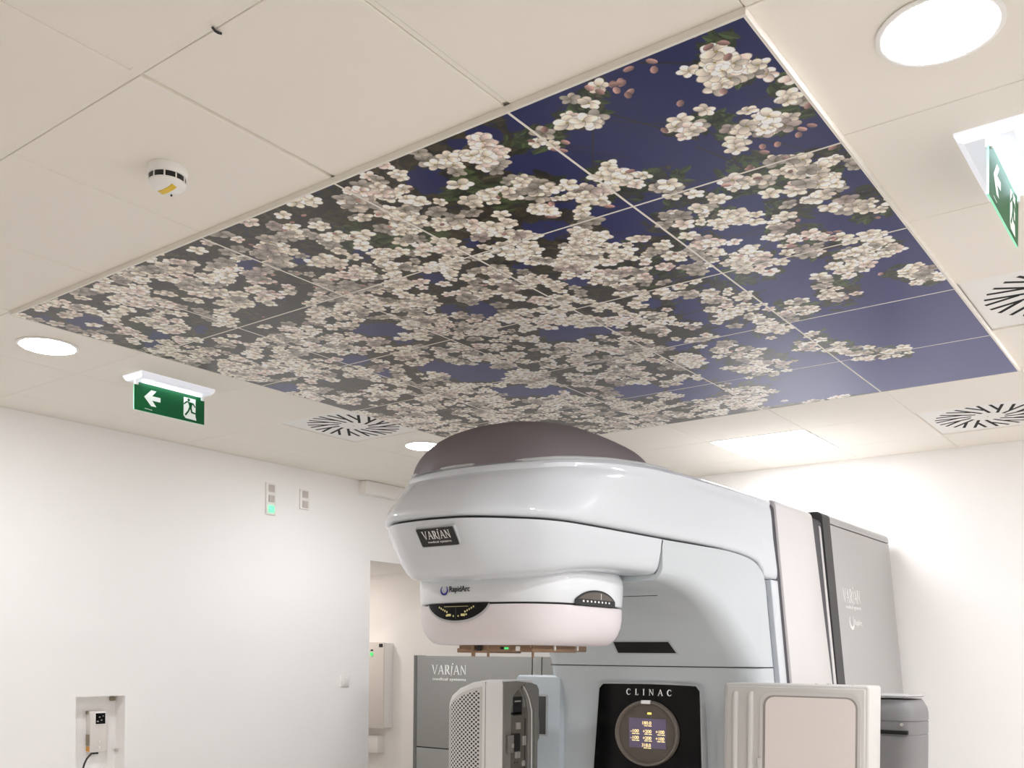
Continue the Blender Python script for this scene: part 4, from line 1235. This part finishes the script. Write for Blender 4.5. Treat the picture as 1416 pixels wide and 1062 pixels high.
# dark face on the right of the housing with the beam port
def frs(y): return ((0, y, 0), (1, 0, 0), (0, 0, 1), (0, -1, 0))
a_, b_ = SX0 + .006, SX1 + .012
arcp = lambda x0, x1, z1, n=12, p=2.: [(x0 + (x1 - x0) * (1 - math.cos(math.pi * k / n)) / 2, z1) for k in range(n + 1)]
dark = [(a_, .95), (b_, .95), (b_, 1.30), (b_ + .014, 1.32), (b_ + .014, 1.395), (b_ + .008, 1.42), (b_ + .008, 1.555), (b_ - .010, 1.578), (b_ - .06, 1.590), (a_ + .10, 1.600), (a_, 1.597)]
bm = bmesh.new(); prism(bm, dark, frs(SY0 + .012), .022); dk_ = finish(bm, 'port_face', 'armgrey', src, ang=25, label='dark grey face with beam port')
ys = SY0 - .010
inn = [(SX0 + .055, .95), (SX0 + .22, .95), (SX0 + .215, 1.15), (SX0 + .165, 1.18), (SX0 + .175, 1.47), (SX0 + .150, 1.475), (SX0 + .148, 1.52), (SX0 + .115, 1.558), (SX0 + .075, 1.53), (SX0 + .070, 1.49), (SX0 + .06, 1.46)]
bm = bmesh.new(); prism(bm, inn, frs(ys), .0020); finish(bm, 'port_recess', 'armin', dk_, smooth=False)
for k, (off, m_) in enumerate(((.0, 'armgrey'), (.032, 'armlight'), (.060, 'armgrey'))):
    P_ = [(SX0 + .185 + off * 1.2, .95), (SX0 + .190 + off, 1.40), (SX0 + .185 + off * .9, 1.47), (SX0 + .165 + off * .7, 1.53), (SX0 + .135 + off * .4, 1.57 + off * .15)]
    bm = bmesh.new(); tube(bm, [(float(x), ys - .004 + .002 * k, float(z)) for x, z in catmull(P_, 6)], .0075 if k != 1 else .004, 8)
    finish(bm, 'port_bead', m_, dk_)
for x0, x1, z0, z1, m_, d_ in ((.070, .140, 1.435, 1.525, 'slot', .004), (.080, .128, 1.500, 1.507, 'steel', .007), (.055, .130, 1.44, 1.452, 'slot', .004), (.090, .122, 1.370, 1.402, 'steel', .012), (.060, .128, 1.265, 1.350, 'slot', .004), (.020, .062, 1.262, 1.345, 'armgrey', .016), (.044, .060, 1.285, 1.305, 'steel', .019), (.142, .168, 1.290, 1.335, 'steel', .012), (.085, .120, 1.232, 1.262, 'steel', .012), (.140, .158, 1.190, 1.218, 'steel', .012), (.082, .094, 1.208, 1.214, 'slot', .004), (.102, .112, 1.208, 1.214, 'slot', .004), (.165, .172, 1.12, 1.42, 'slot', .004)):
    bm = bmesh.new(); box(bm, SX0 + x0, SX0 + x1, ys - d_, ys, z0, z1, .0015, 1)
    finish(bm, {'slot': 'port_slot', 'steel': 'port_clip', 'armgrey': 'port_latch'}[m_], m_, dk_)

# ------------------------------------------------------------------ right arm: flat x-ray detector
DX0, DX1, DY0, DY1, DZT = 2.135, 2.300, .384, 1.008, 1.612
bm = bmesh.new(); box(bm, DX0, DX1, DY0, DY1, .95, DZT, .012, 3)
det = finish(bm, 'detector_housing', 'detbody', LA, ang=30)
box_o('front_frame', 'detbody', det, DX0 - .010, DX0 + .02, .397, .992, .96, 1.600, .010)
fl = lambda x: ((x, 0, 0), (0, -1, 0), (0, 0, 1), (-1, 0, 0))
def tray(y0, y1, zt, r):
    """outline with rounded top corners, in (-y, z)"""
    o_ = [(-y1, .97), (-y1, zt - r)] + [(-y1 + r * (1 - math.cos(a)), zt - r + r * math.sin(a)) for a in (.3, .6, .9, 1.2, 1.57)]
    o_ += [(-y0 - r * (1 - math.cos(a)), zt - r + r * math.sin(a)) for a in (1.57, 1.2, .9, .6, .3)] + [(-y0, zt - r), (-y0, .97)]
    return o_
bm = bmesh.new(); prism(bm, tray(.412, .836, 1.578, .050), fl(DX0 - .0095), .006); f1 = finish(bm, 'raised_frame', 'detbody', det, ang=30)
bm = bmesh.new(); prism(bm, tray(.424, .822, 1.564, .045), fl(DX0 - .0150), .0015); finish(bm, 'frame_groove', 'groove', f1, ang=30)
bm = bmesh.new(); prism(bm, tray(.432, .810, 1.558, .040), fl(DX0 - .0150), .004); finish(bm, 'detector_plate', 'detface', det, ang=30, label='smooth pinkish detector plate')
for y in (.880, .950):
    bm = bmesh.new(); tube(bm, [(DX0 - .010, y, .97), (DX0 - .010, y, 1.555), (DX0 - .002, y, 1.572)], .014, 12); finish(bm, 'rib', 'detbody', det)
for y0, y1, z0, z1 in ((.826, .846, 1.20, 1.295), (.412, .432, 1.11, 1.235)):
    box_o('frame_clip', 'detbody', f1, DX0 - .020, DX0 - .010, y0, y1, z0, z1, .004)
bm = bmesh.new()
for y, x in ((.62, 2.20), (.58, 2.23), (.47, 2.21)):
    lathe(bm, [(.008, 0), (.008, .004), (.005, .005)], (x, y, DZT - .001), 12)
finish(bm, 'screw', 'steel', det)
# elbow of the arm behind the detector
bm = bmesh.new()
def er2(z, s): return [(2.80 + .150 * s * math.copysign(abs(math.cos(a)) ** .6, math.cos(a)), .475 + .140 * s * math.copysign(abs(math.sin(a)) ** .6, math.sin(a)), z) for a in np.linspace(0, 2 * math.pi, 49)[:-1]]
loft(bm, [er2(z, s) for z, s in ((.9, 1.0), (1.378, 1.0), (1.380, .985), (1.384, .985), (1.386, 1.0), (1.440, 1.0), (1.442, .985), (1.446, .985), (1.448, 1.01), (1.480, 1.0), (1.505, .96), (1.530, .86), (1.540, .80))])
el = finish(bm, 'arm_elbow', 'housing', LA, ang=35)
bm = bmesh.new(); loft(bm, [er2(z, s) for z, s in ((1.550, .84), (1.557, .90), (1.560, .86))]); finish(bm, 'elbow_cap', 'stand', el, ang=35)
box_o('elbow_notch', 'slot', el, 2.640, 2.664, .37, .50, 1.388, 1.405, .002)
bm = bmesh.new(); tube(bm, [(2.648, .395, 1.432), (2.638, .395, 1.432)], .007, 12); finish(bm, 'elbow_screw', 'steel', el)
box_o('arm_link', 'housing', LA, 2.70, 3.0, .55, 1.0, 1.20, 1.34, .02)

# ------------------------------------------------------------------ grey cabinet behind the gantry
cb = root('equipment_cabinet', 'tall flat grey equipment cabinet with white lettering, behind the machine at left', 'cabinet', (3.75, 3.0, 0))
XC = 3.43
box_o('carcass', 'cab', cb, XC + .022, 4.3, 2.76, 4.02, 0, 1.712, .004)
box_o('edge_trim', 'cabedge', cb, XC, XC + .10, 4.006, 4.036, 0, 1.720, .003)
box_o('upper_door', 'cab', cb, XC, XC + .024, 2.976, 4.003, 1.060, 1.717, .003)
box_o('lower_door', 'cab', cb, XC, XC + .024, 2.976, 4.003, .06, 1.052, .003)
box_o('side_strip', 'cab', cb, XC, XC + .024, 2.898, 2.968, .06, 1.717, .003)
bm = bmesh.new()
prism(bm, [(-2.890, .06), (-2.74, .06), (-2.74, 1.660), (-2.745, 1.690), (-2.765, 1.708), (-2.80, 1.717), (-2.890, 1.717)], fl(XC + .024), .024)
finish(bm, 'side_strip', 'cab', cb, ang=30)
bm = bmesh.new()
prism(bm, [(-2.80, 1.55), (-2.735, 1.55), (-2.733, 1.665), (-2.745, 1.690), (-2.770, 1.712), (-2.795, 1.715), (-2.780, 1.66)], fl(XC + .03), .033)
finish(bm, 'corner_bumper', 'joint', cb, ang=30, label='dark rounded corner bumper')
box_o('gap_backing', 'seam', cb, XC + .012, XC + .026, 2.78, 4.004, .05, 1.712)
bm = bmesh.new(); letters(bm, 'VARiAN', ((XC - .0005, 3.858, 1.585), (0, -1, 0), (0, 0, 1), (-1, 0, 0)), .068, .322, .0015); finish(bm, 'cabinet_lettering', 'ink', cb, smooth=False)
text_o('cabinet_lettering', 'ink', cb, 'medical systems', ((XC - .0005, 3.850, 1.537), (0, -1, 0), (0, 0, 1), (-1, 0, 0)), .026, .31, .0015, .014)

# ------------------------------------------------------------------ camera and render settings
cd = bpy.data.cameras.new('camera')
cam = bpy.data.objects.new('camera', cd); COL.objects.link(cam)
cd.sensor_fit = 'HORIZONTAL'; cd.sensor_width = 36.
FPX = 1352.19
cd.lens = FPX / 1416 * 36
cd.shift_y = (904.58 - 531) / 1416
cd.clip_start = .02
yaw, pit, rol = .64294, .00277, .00964
fw = Vector((math.cos(yaw) * math.cos(pit), math.sin(yaw) * math.cos(pit), math.sin(pit)))
rt = Vector((math.sin(yaw), -math.cos(yaw), 0)); up = rt.cross(fw)
r2 = math.cos(rol) * rt + math.sin(rol) * up; u2 = -math.sin(rol) * rt + math.cos(rol) * up
Mx = Matrix((r2, u2, -fw)).transposed().to_4x4()
Mx.translation = (-1.852194, -.816294, 1.71522)
cam.matrix_world = Mx
SC.camera = cam
wd = bpy.data.worlds.new('world'); SC.world = wd; wd.use_nodes = True
wd.node_tree.nodes['Background'].inputs['Color'].default_value = (.02, .02, .02, 1)
SC.view_settings.view_transform = 'Standard'
SC.view_settings.look = 'None'
SC.view_settings.gamma = 1
SC.view_settings.use_curve_mapping = False
SC.view_settings.exposure = 2.80
SC.cycles.max_bounces = 16
SC.cycles.diffuse_bounces = 10
SC.cycles.glossy_bounces = 4
SC.cycles.sample_clamp_indirect = 4
SC.cycles.caustics_reflective = False
SC.cycles.caustics_refractive = False
